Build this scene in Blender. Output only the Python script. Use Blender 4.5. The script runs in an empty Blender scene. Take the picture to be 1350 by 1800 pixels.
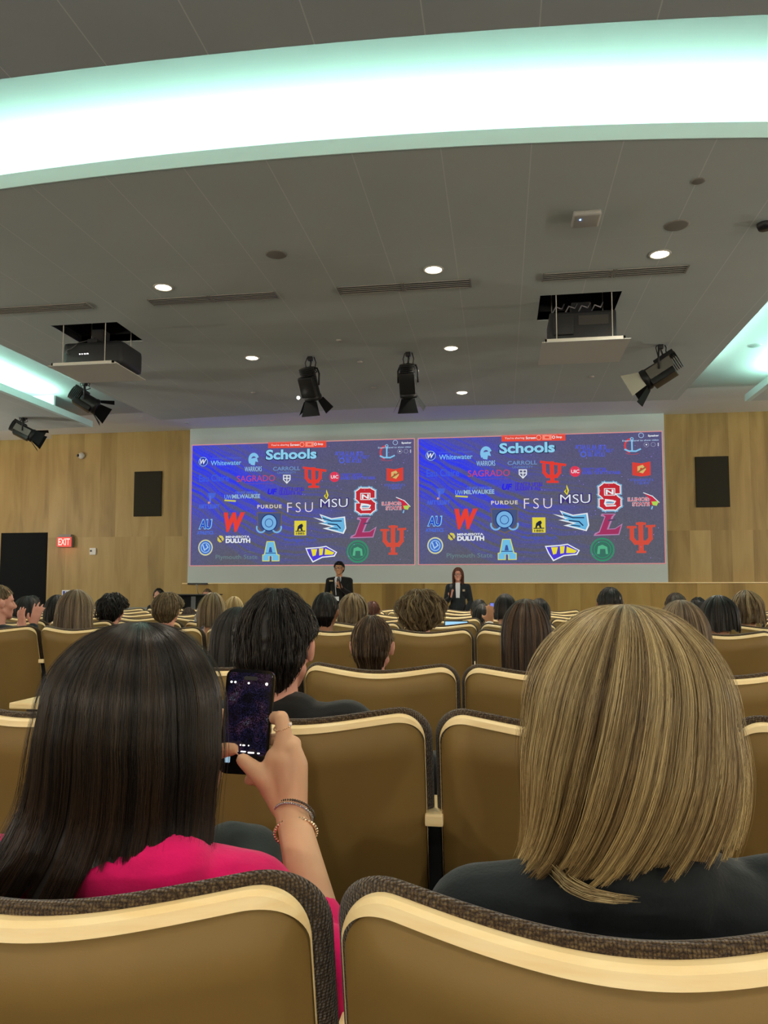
import bpy, bmesh, math, random
import numpy as np
from mathutils import Vector, Matrix
SC = bpy.context.scene
COL = SC.collection
# ------------------------------------------------------------------ camera
F = 1350.0; TH = math.radians(8.63); PT = math.radians(4.2); CX = 675.0; CY = 939.0; EYE = 1.18
fw = np.array([-math.sin(TH)*math.cos(PT), math.cos(TH)*math.cos(PT), math.sin(PT)])
rt = np.array([math.cos(TH), math.sin(TH), 0.0]); upv = np.cross(rt, fw)
EP = np.array([0, 0, EYE])
cam = bpy.data.objects.new('camera', bpy.data.cameras.new('camera')); COL.objects.link(cam)
cam.matrix_world = Matrix([[rt[0], upv[0], -fw[0], 0], [rt[1], upv[1], -fw[1], 0], [rt[2], upv[2], -fw[2], EYE], [0, 0, 0, 1]])
cam.data.sensor_fit = 'VERTICAL'; cam.data.sensor_height = 36; cam.data.sensor_width = 27
cam.data.lens = F/1800*36; cam.data.shift_y = (CY-900)/1800; cam.data.clip_start = 0.03
SC.camera = cam
def atY(px, py, Y):
    r = fw+rt*(px-CX)/F-upv*(py-CY)/F
    return Vector(EP+r*Y/r[1])
def atZ(px, py, Z):
    r = fw+rt*(px-CX)/F-upv*(py-CY)/F
    return Vector(EP+r*(Z-EYE)/r[2])
# ------------------------------------------------------------------ world, view, lights
vs = SC.view_settings; vs.view_transform = 'Standard'; vs.look = 'None'; vs.exposure = 0.0; vs.gamma = 1.0
vs.use_curve_mapping = False
SC.cycles.use_denoising = True; SC.cycles.max_bounces = 8; SC.cycles.diffuse_bounces = 4
SC.cycles.sample_clamp_indirect = 4.0
W = bpy.data.worlds.new('world'); SC.world = W; W.use_nodes = True
W.node_tree.nodes['Background'].inputs[0].default_value = (0.02, 0.02, 0.02, 1)
W.node_tree.nodes['Background'].inputs[1].default_value = 0.0
DOWNLIGHT_W = 175.0      # downlights of the hung ceiling
FILL_DOWN_W = 75.0         # unseen fill downlights added over the back rows
FILL_SCONCE_W = 265.0  # sconces added out of view to lift ceiling and wall brightness
COVE_E = 80.0            # emission of the cove light strips
ZC = 4.18; ZU = 4.51
# ------------------------------------------------------------------ helpers
def lin(c):
    return tuple(((x/255)/12.92 if x/255 <= 0.04045 else ((x/255+0.055)/1.055)**2.4) for x in c)
def sub(p, fac): return tuple(min(1, x*fac) for x in p)
MC = {}
def mat(name, col, rough=.6, metal=0.0, emit=None, es=0.0, spec=.4, sheen=0.0, coat=0.0):
    k = (name,)
    if k in MC: return MC[k]
    m = bpy.data.materials.new(name); m.use_nodes = True
    b = m.node_tree.nodes['Principled BSDF']
    b.inputs['Base Color'].default_value = (*col, 1); b.inputs['Roughness'].default_value = rough
    b.inputs['Metallic'].default_value = metal; b.inputs['Specular IOR Level'].default_value = spec
    if sheen: b.inputs['Sheen Weight'].default_value = sheen
    if coat: b.inputs['Coat Weight'].default_value = coat
    if emit: b.inputs['Emission Color'].default_value = (*emit, 1); b.inputs['Emission Strength'].default_value = es
    MC[k] = m; return m
def nodes(m): return m.node_tree.nodes, m.node_tree.links, m.node_tree.nodes['Principled BSDF']
def ramp(nt, pts, fac, links):
    r = nt.new('ShaderNodeValToRGB'); cr = r.color_ramp
    while len(cr.elements) < len(pts): cr.elements.new(.5)
    for e, (p, c) in zip(cr.elements, pts): e.position = p; e.color = (*c, 1)
    links.new(fac, r.inputs['Fac']); return r.outputs['Color']
def noisy(name, c1, c2, scale=(1, 1, 1), ns=5.0, detail=6, rough=.6, bump=0.0, bscale=None, spec=.4, metal=0.0, sheen=0.0):
    m = mat(name, c1, rough, metal, spec=spec, sheen=sheen); N, L, B = nodes(m)
    if 'tc' in N: return m
    t = N.new('ShaderNodeTexCoord'); t.name = 'tc'; mp = N.new('ShaderNodeMapping'); mp.inputs['Scale'].default_value = scale
    L.new(t.outputs['Object'], mp.inputs['Vector'])
    n = N.new('ShaderNodeTexNoise'); n.inputs['Scale'].default_value = ns; n.inputs['Detail'].default_value = detail
    L.new(mp.outputs[0], n.inputs['Vector'])
    L.new(ramp(N, [(.3, c1), (.7, c2)], n.outputs['Fac'], L), B.inputs['Base Color'])
    if bump:
        n2 = N.new('ShaderNodeTexNoise'); n2.inputs['Scale'].default_value = bscale or ns*6
        L.new(mp.outputs[0], n2.inputs['Vector'])
        bp = N.new('ShaderNodeBump'); bp.inputs['Strength'].default_value = bump; bp.inputs['Distance'].default_value = .002
        L.new(n2.outputs['Fac'], bp.inputs['Height']); L.new(bp.outputs[0], B.inputs['Normal'])
    return m
def link(name, me, m=None, parent=None):
    o = bpy.data.objects.new(name, me); COL.objects.link(o)
    if m is not None and me is not None and len(me.materials) == 0:
        for x in (m if isinstance(m, (list, tuple)) else [m]): me.materials.append(x)
    if parent is not None: o.parent = parent
    return o
def smooth(me): me.polygons.foreach_set('use_smooth', [True]*len(me.polygons))
def obj(name, bm, m, parent=None, sm=False):
    me = bpy.data.meshes.new(name); bmesh.ops.recalc_face_normals(bm, faces=bm.faces[:]); bm.to_mesh(me); bm.free()
    if sm: smooth(me)
    return link(name, me, m, parent)
def tag(o, label, cat, group=None):
    o['label'] = label; o['category'] = cat
    if group: o['group'] = group
    return o
def struct(o): o['kind'] = 'structure'; return o
def empty(name, loc, rz=0.0):
    o = bpy.data.objects.new(name, None); COL.objects.link(o); o.location = loc; o.rotation_euler = (0, 0, rz); o.empty_display_size = .1
    return o
def copy_tree(o, parent=None):
    c = o.copy(); COL.objects.link(c)
    if parent is not None: c.parent = parent
    for ch in list(o.children): copy_tree(ch, c)
    return c
def box(bm, lo, hi, bev=0.0, mi=0):
    lo = Vector(lo); hi = Vector(hi); c = (lo+hi)/2; s = hi-lo
    r = bmesh.ops.create_cube(bm, size=1.0); vsx = r['verts']
    for v in vsx: v.co = Vector((v.co.x*s.x, v.co.y*s.y, v.co.z*s.z))+c
    fs = set(f for v in vsx for f in v.link_faces)
    for f in fs: f.material_index = mi
    if bev:
        es = set(e for v in vsx for e in v.link_edges)
        bmesh.ops.bevel(bm, geom=list(es), offset=bev, segments=2, profile=.7, affect='EDGES')
    return vsx
def tube(bm, pts, r, n=8, mi=0, caps=True):
    pts = [Vector(p) for p in pts]; rings = []
    rs = r if isinstance(r, (list, tuple)) else [r]*len(pts)
    ref = None
    for i, p in enumerate(pts):
        t = (pts[min(i+1, len(pts)-1)]-pts[max(i-1, 0)]).normalized()
        if ref is None:
            ref = t.orthogonal().normalized()
        ref = (ref-t*ref.dot(t)).normalized(); b = t.cross(ref)
        rings.append([bm.verts.new(p+(ref*math.cos(2*math.pi*k/n)+b*math.sin(2*math.pi*k/n))*rs[i]) for k in range(n)])
    for a, c in zip(rings, rings[1:]):
        for k in range(n):
            f = bm.faces.new((a[k], a[(k+1) % n], c[(k+1) % n], c[k])); f.material_index = mi
    if caps:
        bm.faces.new(rings[0][::-1]).material_index = mi; bm.faces.new(rings[-1]).material_index = mi
def lathe(bm, prof, c, n=24, M=None, mi=0):
    c = Vector(c); rings = []
    for (r, z) in prof:
        if r < 1e-6: rings.append([bm.verts.new((0, 0, z))])
        else: rings.append([bm.verts.new((r*math.cos(2*math.pi*k/n), r*math.sin(2*math.pi*k/n), z)) for k in range(n)])
    for a, b in zip(rings, rings[1:]):
        for k in range(n):
            q = [a[k % len(a)], a[(k+1) % len(a)], b[(k+1) % len(b)], b[k % len(b)]]
            q2 = []
            for v in q:
                if v not in q2: q2.append(v)
            if len(q2) > 2:
                bm.faces.new(q2).material_index = mi
    vv = [v for r in rings for v in r]
    for v in vv: v.co = ((M @ v.co) if M else v.co)+c
    return vv
def cap(bm, p0, r0, p1, r1, n=14):
    p0 = Vector(p0); p1 = Vector(p1); d = p1-p0; L = max(d.length, 1e-5)
    Q = Vector((0, 0, 1)).rotation_difference(d.normalized() if d.length > 1e-5 else Vector((0, 0, 1))).to_matrix()
    k = 5; prof = [(r0*math.sin(i/k*math.pi/2), -r0*math.cos(i/k*math.pi/2)) for i in range(k+1)]
    prof += [(r1*math.cos(i/k*math.pi/2), L+r1*math.sin(i/k*math.pi/2)) for i in range(k+1)]
    prof[0] = (0, -r0); prof[-1] = (0, L+r1)
    lathe(bm, prof, p0, n, Q)
def ell(bm, c, r, rot=None, n=20):
    k = 10; prof = [(math.sin(i/k*math.pi), -math.cos(i/k*math.pi)) for i in range(k+1)]; prof[0] = (0, -1); prof[-1] = (0, 1)
    M = Matrix.Diagonal(Vector(r)); 
    if rot: M = rot @ M
    lathe(bm, prof, c, n, M)
def chain(bm, pts):
    for (a, ra), (b, rb) in zip(pts, pts[1:]): cap(bm, a, ra, b, rb)
def fuse(name, bm, voxel, m, parent=None, it=3, fac=.5):
    me = bpy.data.meshes.new(name); bmesh.ops.recalc_face_normals(bm, faces=bm.faces[:]); bm.to_mesh(me); bm.free()
    o = bpy.data.objects.new('tmp', me); COL.objects.link(o)
    r = o.modifiers.new('r', 'REMESH'); r.mode = 'VOXEL'; r.voxel_size = voxel; r.use_smooth_shade = True
    if it:
        s = o.modifiers.new('s', 'SMOOTH'); s.iterations = it; s.factor = fac
    dg = bpy.context.evaluated_depsgraph_get()
    me2 = bpy.data.meshes.new_from_object(o.evaluated_get(dg)); me2.name = name
    bpy.data.objects.remove(o); bpy.data.meshes.remove(me)
    me2.materials.clear(); smooth(me2)
    return link(name, me2, m, parent)
def raw(name, V, faces4, attrs=None, faces_n=4):
    me = bpy.data.meshes.new(name); V = np.asarray(V, np.float32); Fc = np.asarray(faces4, np.int32)
    me.vertices.add(len(V)); me.vertices.foreach_set('co', V.ravel())
    me.loops.add(Fc.size); me.loops.foreach_set('vertex_index', Fc.ravel())
    me.polygons.add(len(Fc)); me.polygons.foreach_set('loop_start', np.arange(len(Fc), dtype=np.int32)*faces_n)
    me.polygons.foreach_set('use_smooth', np.ones(len(Fc), bool))
    for k, a in (attrs or {}).items():
        at = me.attributes.new(k, 'FLOAT', 'POINT'); at.data.foreach_set('value', np.asarray(a, np.float32).ravel())
    me.update(calc_edges=True); me.validate(); return me
def light(name, kind, loc, w, col, parent=None, **k):
    l = bpy.data.lights.new(name, kind); l.energy = w; l.color = col
    for a, b in k.items(): setattr(l, a, b)
    o = bpy.data.objects.new(name, l); COL.objects.link(o); o.location = loc
    if parent is not None: o.parent = parent
    return o
# ------------------------------------------------------------------ materials of the room
def wood_mat(name, dark, mid, light_, pw=.37, ph=2.3, off=0.0):
    m = mat(name, mid, .5, spec=.35); N, L, B = nodes(m)
    t = N.new('ShaderNodeTexCoord'); sp = N.new('ShaderNodeSeparateXYZ'); L.new(t.outputs['Object'], sp.inputs[0])
    def mth(op, a, b=None):
        x = N.new('ShaderNodeMath'); x.operation = op
        for i, q in enumerate((a, b)):
            if q is None: continue
            if isinstance(q, (int, float)): x.inputs[i].default_value = q
            else: L.new(q, x.inputs[i])
        return x.outputs[0]
    xy = mth('ADD', sp.outputs['X'], sp.outputs['Y'])
    ix = mth('FLOOR', mth('DIVIDE', xy, pw)); iz = mth('FLOOR', mth('DIVIDE', mth('ADD', sp.outputs['Z'], off), ph))
    cb = N.new('ShaderNodeCombineXYZ'); L.new(ix, cb.inputs[0]); L.new(iz, cb.inputs[1])
    wn = N.new('ShaderNodeTexWhiteNoise'); wn.noise_dimensions = '3D'; L.new(cb.outputs[0], wn.inputs['Vector'])
    mp = N.new('ShaderNodeMapping'); mp.inputs['Scale'].default_value = (2.2, 2.2, .35); L.new(t.outputs['Object'], mp.inputs[0])
    ad = N.new('ShaderNodeVectorMath'); ad.operation = 'ADD'; L.new(mp.outputs[0], ad.inputs[0])
    sc = N.new('ShaderNodeVectorMath'); sc.operation = 'SCALE'; L.new(wn.outputs['Color'], sc.inputs[0]); sc.inputs['Scale'].default_value = 9.0
    L.new(sc.outputs[0], ad.inputs[1])
    n = N.new('ShaderNodeTexNoise'); n.inputs['Scale'].default_value = 1.6; n.inputs['Detail'].default_value = 7; n.inputs['Distortion'].default_value = .8
    L.new(ad.outputs[0], n.inputs['Vector'])
    mp2 = N.new('ShaderNodeMapping'); mp2.inputs['Scale'].default_value = (40, 40, .8); L.new(t.outputs['Object'], mp2.inputs[0])
    n2 = N.new('ShaderNodeTexNoise'); n2.inputs['Scale'].default_value = 1.5; n2.inputs['Detail'].default_value = 4; L.new(mp2.outputs[0], n2.inputs['Vector'])
    fac = mth('ADD', mth('ADD', mth('MULTIPLY', n.outputs['Fac'], .62), mth('MULTIPLY', wn.outputs['Value'], .26)), mth('MULTIPLY', n2.outputs['Fac'], .14))
    L.new(ramp(N, [(.28, dark), (.5, mid), (.78, light_)], fac, L), B.inputs['Base Color'])
    return m
M_wood = wood_mat('maple_veneer', lin((134, 108, 60)), lin((168, 138, 82)), lin((186, 158, 102)))
M_wood_low = wood_mat('maple_wainscot', lin((136, 105, 52)), lin((172, 138, 72)), lin((188, 156, 90)), .42, 3.0, .9)
M_edge = noisy('maple_edge', lin((246, 214, 152)), lin((255, 232, 178)), (3, 3, 30), 4, rough=.4)
M_white = mat('white_paint', (.80, .82, .80), .85)
M_lip = mat('lip_cove_tint', (.74, .92, .88), .6)  # white lip with the teal cove light put into its colour
M_black = mat('black_metal', (.012, .012, .014), .45, spec=.5)
M_blackm = mat('black_matte', (.010, .011, .012), .9, spec=.1)
M_dark = mat('plenum_black', (.02, .021, .024), .8)
M_floor = noisy('dark_carpet', (.035, .03, .028), (.06, .05, .045), (1, 1, 1), 40, rough=.95, bump=.3)
M_grey = mat('grey_paint', lin((150, 148, 138)), .6)
# ceiling tiles of the hung ceiling, thin joints along the room
def ceil_mat(name, c1, c2, joints=True):
    m = mat(name, c1, .9, spec=.15); N, L, B = nodes(m)
    t = N.new('ShaderNodeTexCoord'); sp = N.new('ShaderNodeSeparateXYZ'); L.new(t.outputs['Object'], sp.inputs[0])
    n = N.new('ShaderNodeTexNoise'); n.inputs['Scale'].default_value = .9; n.inputs['Detail'].default_value = 3; L.new(t.outputs['Object'], n.inputs['Vector'])
    base = ramp(N, [(.35, c1), (.65, c2)], n.outputs['Fac'], L)
    def m2(op, a, b):
        x = N.new('ShaderNodeMath'); x.operation = op
        for i, q in enumerate((a, b)):
            if isinstance(q, (int, float)): x.inputs[i].default_value = q
            else: L.new(q, x.inputs[i])
        return x.outputs[0]
    fx = m2('LESS_THAN', m2('FRACT', m2('DIVIDE', m2('ADD', sp.outputs['X'], 30.24+.006), .6096), 0), .012)
    fy = m2('LESS_THAN', m2('FRACT', m2('DIVIDE', m2('ADD', sp.outputs['Y'], 30.0), 1.829), 0), .005)
    mk = m2('MAXIMUM', m2('MULTIPLY', fx, .45), m2('MULTIPLY', fy, .12))
    mx = N.new('ShaderNodeMixRGB'); L.new(mk, mx.inputs[0]); L.new(base, mx.inputs[1]); mx.inputs[2].default_value = (*sub(c2, 1.9), 1)
    L.new(mx.outputs[0], B.inputs['Base Color']); return m
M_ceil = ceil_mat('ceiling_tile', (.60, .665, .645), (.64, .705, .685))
# ------------------------------------------------------------------ room shell
XL, XR, YB, YF = -12.2, 8.6, -5.5, 15.0
def slab(name, lo, hi, m):
    bm = bmesh.new(); box(bm, lo, hi); return struct(obj(name, bm, m))
slab('floor', (XL-.2, YB-.2, -.15), (XR+.2, YF+.8, 0), M_floor)
slab('ceiling', (XL-.2, YB-.2, ZU), (XR+.2, YF+.8, ZU+.15), M_white)
slab('wall_front', (-9.49, YF, 0), (XR+.2, YF+.2, ZU), M_wood)
slab('wall_left', (XL-.2, YB-.2, 0), (XL, YF+.8, ZU), M_wood)
slab('wall_right', (XR, YB-.2, 0), (XR+.2, YF+.2, ZU), M_wood)
slab('wall_back', (XL, YB-.2, 0), (XR, YB, ZU), M_wood)
slab('wall_front_recess', (XL, 15.4, 0), (-9.49, 15.6, ZU), M_wood)
slab('wall_front_return', (-9.49, 15.2, 0), (-9.40, 15.4, ZU), M_wood)
bm = bmesh.new(); box(bm, (-6.42, 14.9, 0), (XR, 15.0, 1.315)); struct(obj('wall_front_wainscot', bm, M_wood_low))
bm = bmesh.new(); box(bm, (-6.42, 14.88, 1.315), (XR, 15.0, 1.335)); struct(obj('trim_1', bm, M_edge))
bm = bmesh.new(); box(bm, (-9.4, 14.72, 0), (-6.45, 15.0, .84), .01); struct(obj('baseboard_front', bm, M_grey))
# door in the recess
d = empty('door_1', (-10.28, 15.39, 0)); struct(d)
bm = bmesh.new(); box(bm, (-.55, -.03, 0), (.55, 0, 2.44), .004); obj('door_leaf', bm, M_blackm, d)
bm = bmesh.new(); tube(bm, [(.42, -.03, 1.02), (.42, -.08, 1.02), (.30, -.08, 1.02)], .01); obj('door_handle', bm, mat('brushed_steel', (.4, .4, .4), .35, 1.0), d)
# hung ceiling (the dark cloud) with its arc-shaped rear edge and two projector hatches
def spline(pts, n=60):
    xs = [p[0] for p in pts]; ys = [p[1] for p in pts]; c = np.polyfit(xs, ys, 3)
    return c
lip = [atZ(x, y, ZC) for x, y in ((0, 335), (340, 292), (675, 268), (1000, 252), (1350, 243))]
cl = np.polyfit([p.x for p in lip], [p.y for p in lip], 2)
rear = [atZ(x, y, ZC) for x, y in ((0, 140), (340, 97), (675, 68), (1000, 45), (1350, 25))]
cr_ = np.polyfit([p.x for p in rear], [p.y for p in rear], 2)
CXL, CXR, CYF = -6.1, 2.78, 12.4
hatches = ((-5.03, -4.22, 7.86, 8.52), (.43, 1.24, 7.79, 8.53))
def poly_slab(name, pts, z0, z1, m):
    bm = bmesh.new(); vb = [bm.verts.new((x, y, z0)) for x, y in pts]; vt = [bm.verts.new((x, y, z1)) for x, y in pts]
    bm.faces.new(vb[::-1]); bm.faces.new(vt)
    for i in range(len(pts)):
        j = (i+1) % len(pts); bm.faces.new((vb[i], vb[j], vt[j], vt[i]))
    return obj(name, bm, m)
xs = np.linspace(CXL, CXR, 40)
arc = [(x, float(np.polyval(cl, x))) for x in xs]
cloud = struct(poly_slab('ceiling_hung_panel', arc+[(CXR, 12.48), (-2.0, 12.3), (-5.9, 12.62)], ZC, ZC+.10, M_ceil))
cut = bmesh.new()
for (x0, x1, y0, y1) in hatches: box(cut, (x0, y0, ZC-.1), (x1, y1, ZC+.3))
cme = bpy.data.meshes.new('cut'); cut.to_mesh(cme); cut.free(); co = bpy.data.objects.new('cut', cme); COL.objects.link(co)
bmod = cloud.modifiers.new('b', 'BOOLEAN'); bmod.operation = 'DIFFERENCE'; bmod.object = co; bmod.solver = 'EXACT'
dg = bpy.context.evaluated_depsgraph_get(); nm = bpy.data.meshes.new_from_object(cloud.evaluated_get(dg))
cloud.modifiers.clear(); cloud.data = nm; bpy.data.objects.remove(co)
# white lips standing on the edges of the hung ceiling, and the cove strips behind them
def ribbon(name, pts, z0, z1, th, m):
    bm = bmesh.new(); P = [Vector((x, y, 0)) for x, y in pts]; rows = []
    for i, p in enumerate(P):
        t = (P[min(i+1, len(P)-1)]-P[max(0, i-1)]).normalized(); n = Vector((t.y, -t.x, 0))*th
        rows.append([bm.verts.new((q.x, q.y, z)) for q, z in ((p, z0), (p, z1), (p+n, z1), (p+n, z0))])
    for a, b in zip(rows, rows[1:]):
        for k in range(4): bm.faces.new((a[k], a[(k+1) % 4], b[(k+1) % 4], b[k]))
    bm.faces.new(rows[0]); bm.faces.new(rows[-1][::-1]); return obj(name, bm, m)
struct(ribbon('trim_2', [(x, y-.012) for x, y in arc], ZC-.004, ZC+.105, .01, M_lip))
def strip_mat(n, e): return mat(n, (.8, .8, .8), .5, emit=lin((190, 255, 236)), es=e)
M_strip = strip_mat('cove_tube_glow', COVE_E)
def cove(name, pts, z, w, label, group=None):
    o = ribbon(name, pts, z, z+.02, w, M_strip); return tag(o, label, 'light strip', group)
cove('cove_light', [(x, y+.13) for x, y in arc[1:-1]], ZC+.104, .05, 'glowing light strip hidden behind the curved white lip of the hung ceiling')
xr2 = np.linspace(XL, XR, 50)
rp = [(x, float(np.polyval(cr_, max(min(x, 4), -7)))) for x in xr2]
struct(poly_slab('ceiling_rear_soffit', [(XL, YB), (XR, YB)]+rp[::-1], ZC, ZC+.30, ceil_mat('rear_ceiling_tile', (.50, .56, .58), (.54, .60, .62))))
struct(poly_slab('ceiling_left_soffit', [(XL, 3.4), (-7.45, 3.4), (-7.37, 12.95), (XL, 13.2)], ZC, ZC+.05, M_ceil))
struct(poly_slab('ceiling_right_soffit', [(XR, 3.4), (4.02, 3.4), (3.86, 12.72), (XR, 12.72)], ZC, ZC+.05, M_ceil))
bm = bmesh.new(); box(bm, (-7.45, 3.4, ZC-.01), (-7.37, 12.95, ZC+.10)); struct(obj('trim_3', bm, M_lip))
bm = bmesh.new(); box(bm, (3.86, 3.4, ZC-.01), (3.94, 12.72, ZC+.10)); struct(obj('trim_4', bm, M_lip))
bm = bmesh.new(); box(bm, (-7.95, 11.9, ZC+.05), (-7.5, 11.95, ZU)); struct(obj('trim_5', bm, M_white))
cove('cove_light', [(-7.56, 3.6), (-7.54, 11.6)], ZC+.06, .10, 'glowing cove light strip above the left soffit beside the wood wall')
cove('cove_light', [(4.20, 3.6), (4.14, 12.0)], ZC+.06, .10, 'glowing cove light strip above the soffit at the right edge of the room')
M_strip2 = mat('edge_tube_glow', (.8, .8, .8), .5, emit=lin((200, 255, 240)), es=COVE_E*.8)
for pts, lb in (([(CXR-.14, 5.6), (CXR-.14, 11.6)], 'glowing light strip on top of the right edge of the hung ceiling'), ([(CXL+.12, 5.9), (CXL+.15, 11.6)], 'glowing light strip on top of the left edge of the hung ceiling')):
    o = ribbon('cove_light', pts, ZC+.104, ZC+.124, .04, M_strip2); tag(o, lb, 'light strip')
# hatches' boxes
for (x0, x1, y0, y1) in hatches:
    bm = bmesh.new(); e = .01
    for lo, hi in (((x0-e, y0-e, ZC+.01), (x0, y1+e, ZU)), ((x1, y0-e, ZC+.01), (x1+e, y1+e, ZU)), ((x0-e, y0-e, ZC+.01), (x1+e, y0, ZU)), ((x0-e, y1, ZC+.01), (x1+e, y1+e, ZU)), ((x0, y0, ZU-.02), (x1, y1, ZU-.005))): box(bm, lo, hi)
    struct(obj('ceiling_hatch_lining', bm, M_dark))
# ------------------------------------------------------------------ ceiling fixtures
M_glow = mat('lamp_glow', (.9, .85, .7), .5, emit=lin((255, 244, 205)), es=14.0)
M_trimring = mat('lamp_trim', (.75, .72, .62), .4)
def downlight(x, y, label, w):
    t = empty('ceiling_downlight', (x, y, ZC))
    bm = bmesh.new(); lathe(bm, [(.076, .003), (.078, -.006), (.094, -.006), (.098, .002)], (0, 0, 0), 28); obj('trim_ring', bm, M_trimring, t, True)
    bm = bmesh.new(); lathe(bm, [(0, -.016), (.045, -.014), (.076, -.002)], (0, 0, 0), 28); obj('lamp_lens', bm, M_glow, t, True)
    light('downlight_lamp', 'SPOT', (0, 0, -.03), w, (1.0, .93, .78), t, spot_size=math.radians(150), spot_blend=.9, shadow_soft_size=.06)
    tag(t, label, 'ceiling light'); return t
for (px, py), lb in zip(((287, 505), (762, 474), (1160, 447), (443, 629), (793, 612), (812, 690)),
    ('glowing round ceiling downlight above the left pair of air slots', 'glowing round ceiling downlight above the middle air slots', 'glowing round ceiling downlight above the air slots on the right side',
     'glowing round downlight above and left of the stage light with the white spot', 'glowing round downlight above and right of the stage light in the middle', 'small glowing round downlight nearest the projection wall')):
    p = atZ(px, py, ZC); downlight(p.x, p.y, lb, DOWNLIGHT_W)
for i, (x, y) in enumerate(((-3.3, 2.4), (-.6, 2.2), (1.5, 2.3), (-3.3, -.4), (-.6, -.6), (1.5, -.5), (4.2, 1.0), (-6.0, 1.0), (-6.0, -2.5), (4.2, -2.5))):  # extra downlights added out of view for overall brightness
    t = downlight(x, y, 'added unseen round downlight in the rear ceiling over the back rows', FILL_DOWN_W); t['group'] = 'fill downlights added over the back rows'
M_slot = mat('diffuser_slot', (.035, .033, .03), .6); M_vent = mat('diffuser_frame', (.34, .34, .31), .5)
def vent(x0, x1, y0, y1, label):
    t = empty('air_diffuser', ((x0+x1)/2, (y0+y1)/2, ZC)); w = (x1-x0)/2; h = (y1-y0)/2
    bm = bmesh.new(); box(bm, (-w, -h, -.004), (w, h, .001)); obj('slot_backing', bm, M_slot, t)
    bm = bmesh.new()
    for k in range(5): yy = -h+2*h*k/4; box(bm, (-w, yy-.006, -.012), (w, yy+.006, -.003))
    for s in (-w, w): box(bm, (s-.008, -h-.006, -.012), (s+.008, h+.006, -.003))
    obj('slat_frame', bm, M_vent, t); tag(t, label, 'air vent')
for a in ((-6.1, -5.48, 7.26, 7.42, 'slotted ceiling air vent at the far left edge of the hung ceiling'), (-5.44, -4.25, 7.26, 7.42, 'slotted ceiling air vent just above the lowered projector on the left'),
          (-3.57, -2.92, 7.27, 7.43, 'slotted air vent below the left downlight, left one of its pair'), (-2.90, -2.22, 7.27, 7.43, 'slotted air vent right of the left downlight, right one of its pair'),
          (-1.57, -.93, 7.25, 7.43, 'slotted air vent left of the middle downlight'), (-.91, -.26, 7.25, 7.43, 'slotted air vent directly below the middle downlight'),
          (.43, 1.08, 7.23, 7.40, 'slotted air vent above the lowered projector on the right'), (1.10, 1.75, 7.23, 7.40, 'slotted air vent below the downlight on the right')): vent(*a)
def disc(name, px, py, r, h, m, label, cat):
    p = atZ(px, py, ZC); bm = bmesh.new(); lathe(bm, [(0, -h), (r*.8, -h), (r, -h*.4), (r, .001)], p, 28); tag(obj(name, bm, m, None, True), label, cat)
M_spk = mat('speaker_grille', (.27, .26, .235), .8)
disc('ceiling_speaker', 485, 447, .095, .006, M_spk, 'round dark ceiling speaker between the left and middle downlights', 'speaker')
disc('ceiling_speaker', 1190, 396, .10, .006, M_spk, 'round dark ceiling speaker above the downlight on the right', 'speaker')
disc('ceiling_speaker', 1228, 318, .05, .006, M_spk, 'small faint round ceiling disc near the curved white lip', 'speaker')
disc('ceiling_camera', 1344, 393, .06, .05, M_black, 'black dome on the ceiling at the right edge of the photo', 'camera')
for px, py, lb in ((596, 598, 'small white sprinkler cap between the two upper stage downlights'), (633, 636, 'small white sprinkler cap left of the upright middle stage light'), (657, 681, 'tiny white sprinkler cap between the two hanging black stage lights'), (445, 690, 'small white sprinkler cap left of the stage light with the white spot'), (1040, 662, 'small ceiling sprinkler cap under the lowered white tray'), (1062, 1, 'nothing')):
    if lb != 'nothing': disc('sprinkler_cap', px, py, .035, .012, mat('sprinkler_white', (.6, .58, .52), .5), lb, 'sprinkler')
for px, py, r, lb in ((1183, 744, .04, 'small round ceiling fitting just above the right end of the projection screen'), (328, 743, .04, 'small round ceiling fitting above the left end of the projection screen'), (1327, 607, .09, 'flat oval fitting in the bright upper ceiling at right')):
    p = atZ(px, py, ZU); bm = bmesh.new(); lathe(bm, [(0, -.012), (r*.8, -.012), (r, 0), (r, .001)], p, 20); tag(obj('ceiling_fitting', bm, mat('fitting_grey', (.45, .48, .47), .5), None, True), lb, 'ceiling fitting')
# wireless access point
p = atZ(1030, 380, ZC); t = empty('access_point', p)
bm = bmesh.new(); box(bm, (-.11, -.11, -.045), (.11, .11, 0), .02); obj('housing', bm, mat('ap_white', (.5, .49, .45), .5), t, True)
bm = bmesh.new(); lathe(bm, [(0, -.052), (.006, -.05), (.006, -.044)], (-.05, -.04, 0), 10); obj('status_light', bm, mat('led_blue', (.1, .2, .9), emit=(.15, .35, 1), es=12), t)
tag(t, 'white square wireless access point with a tiny blue light on the ceiling', 'access point')
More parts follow.
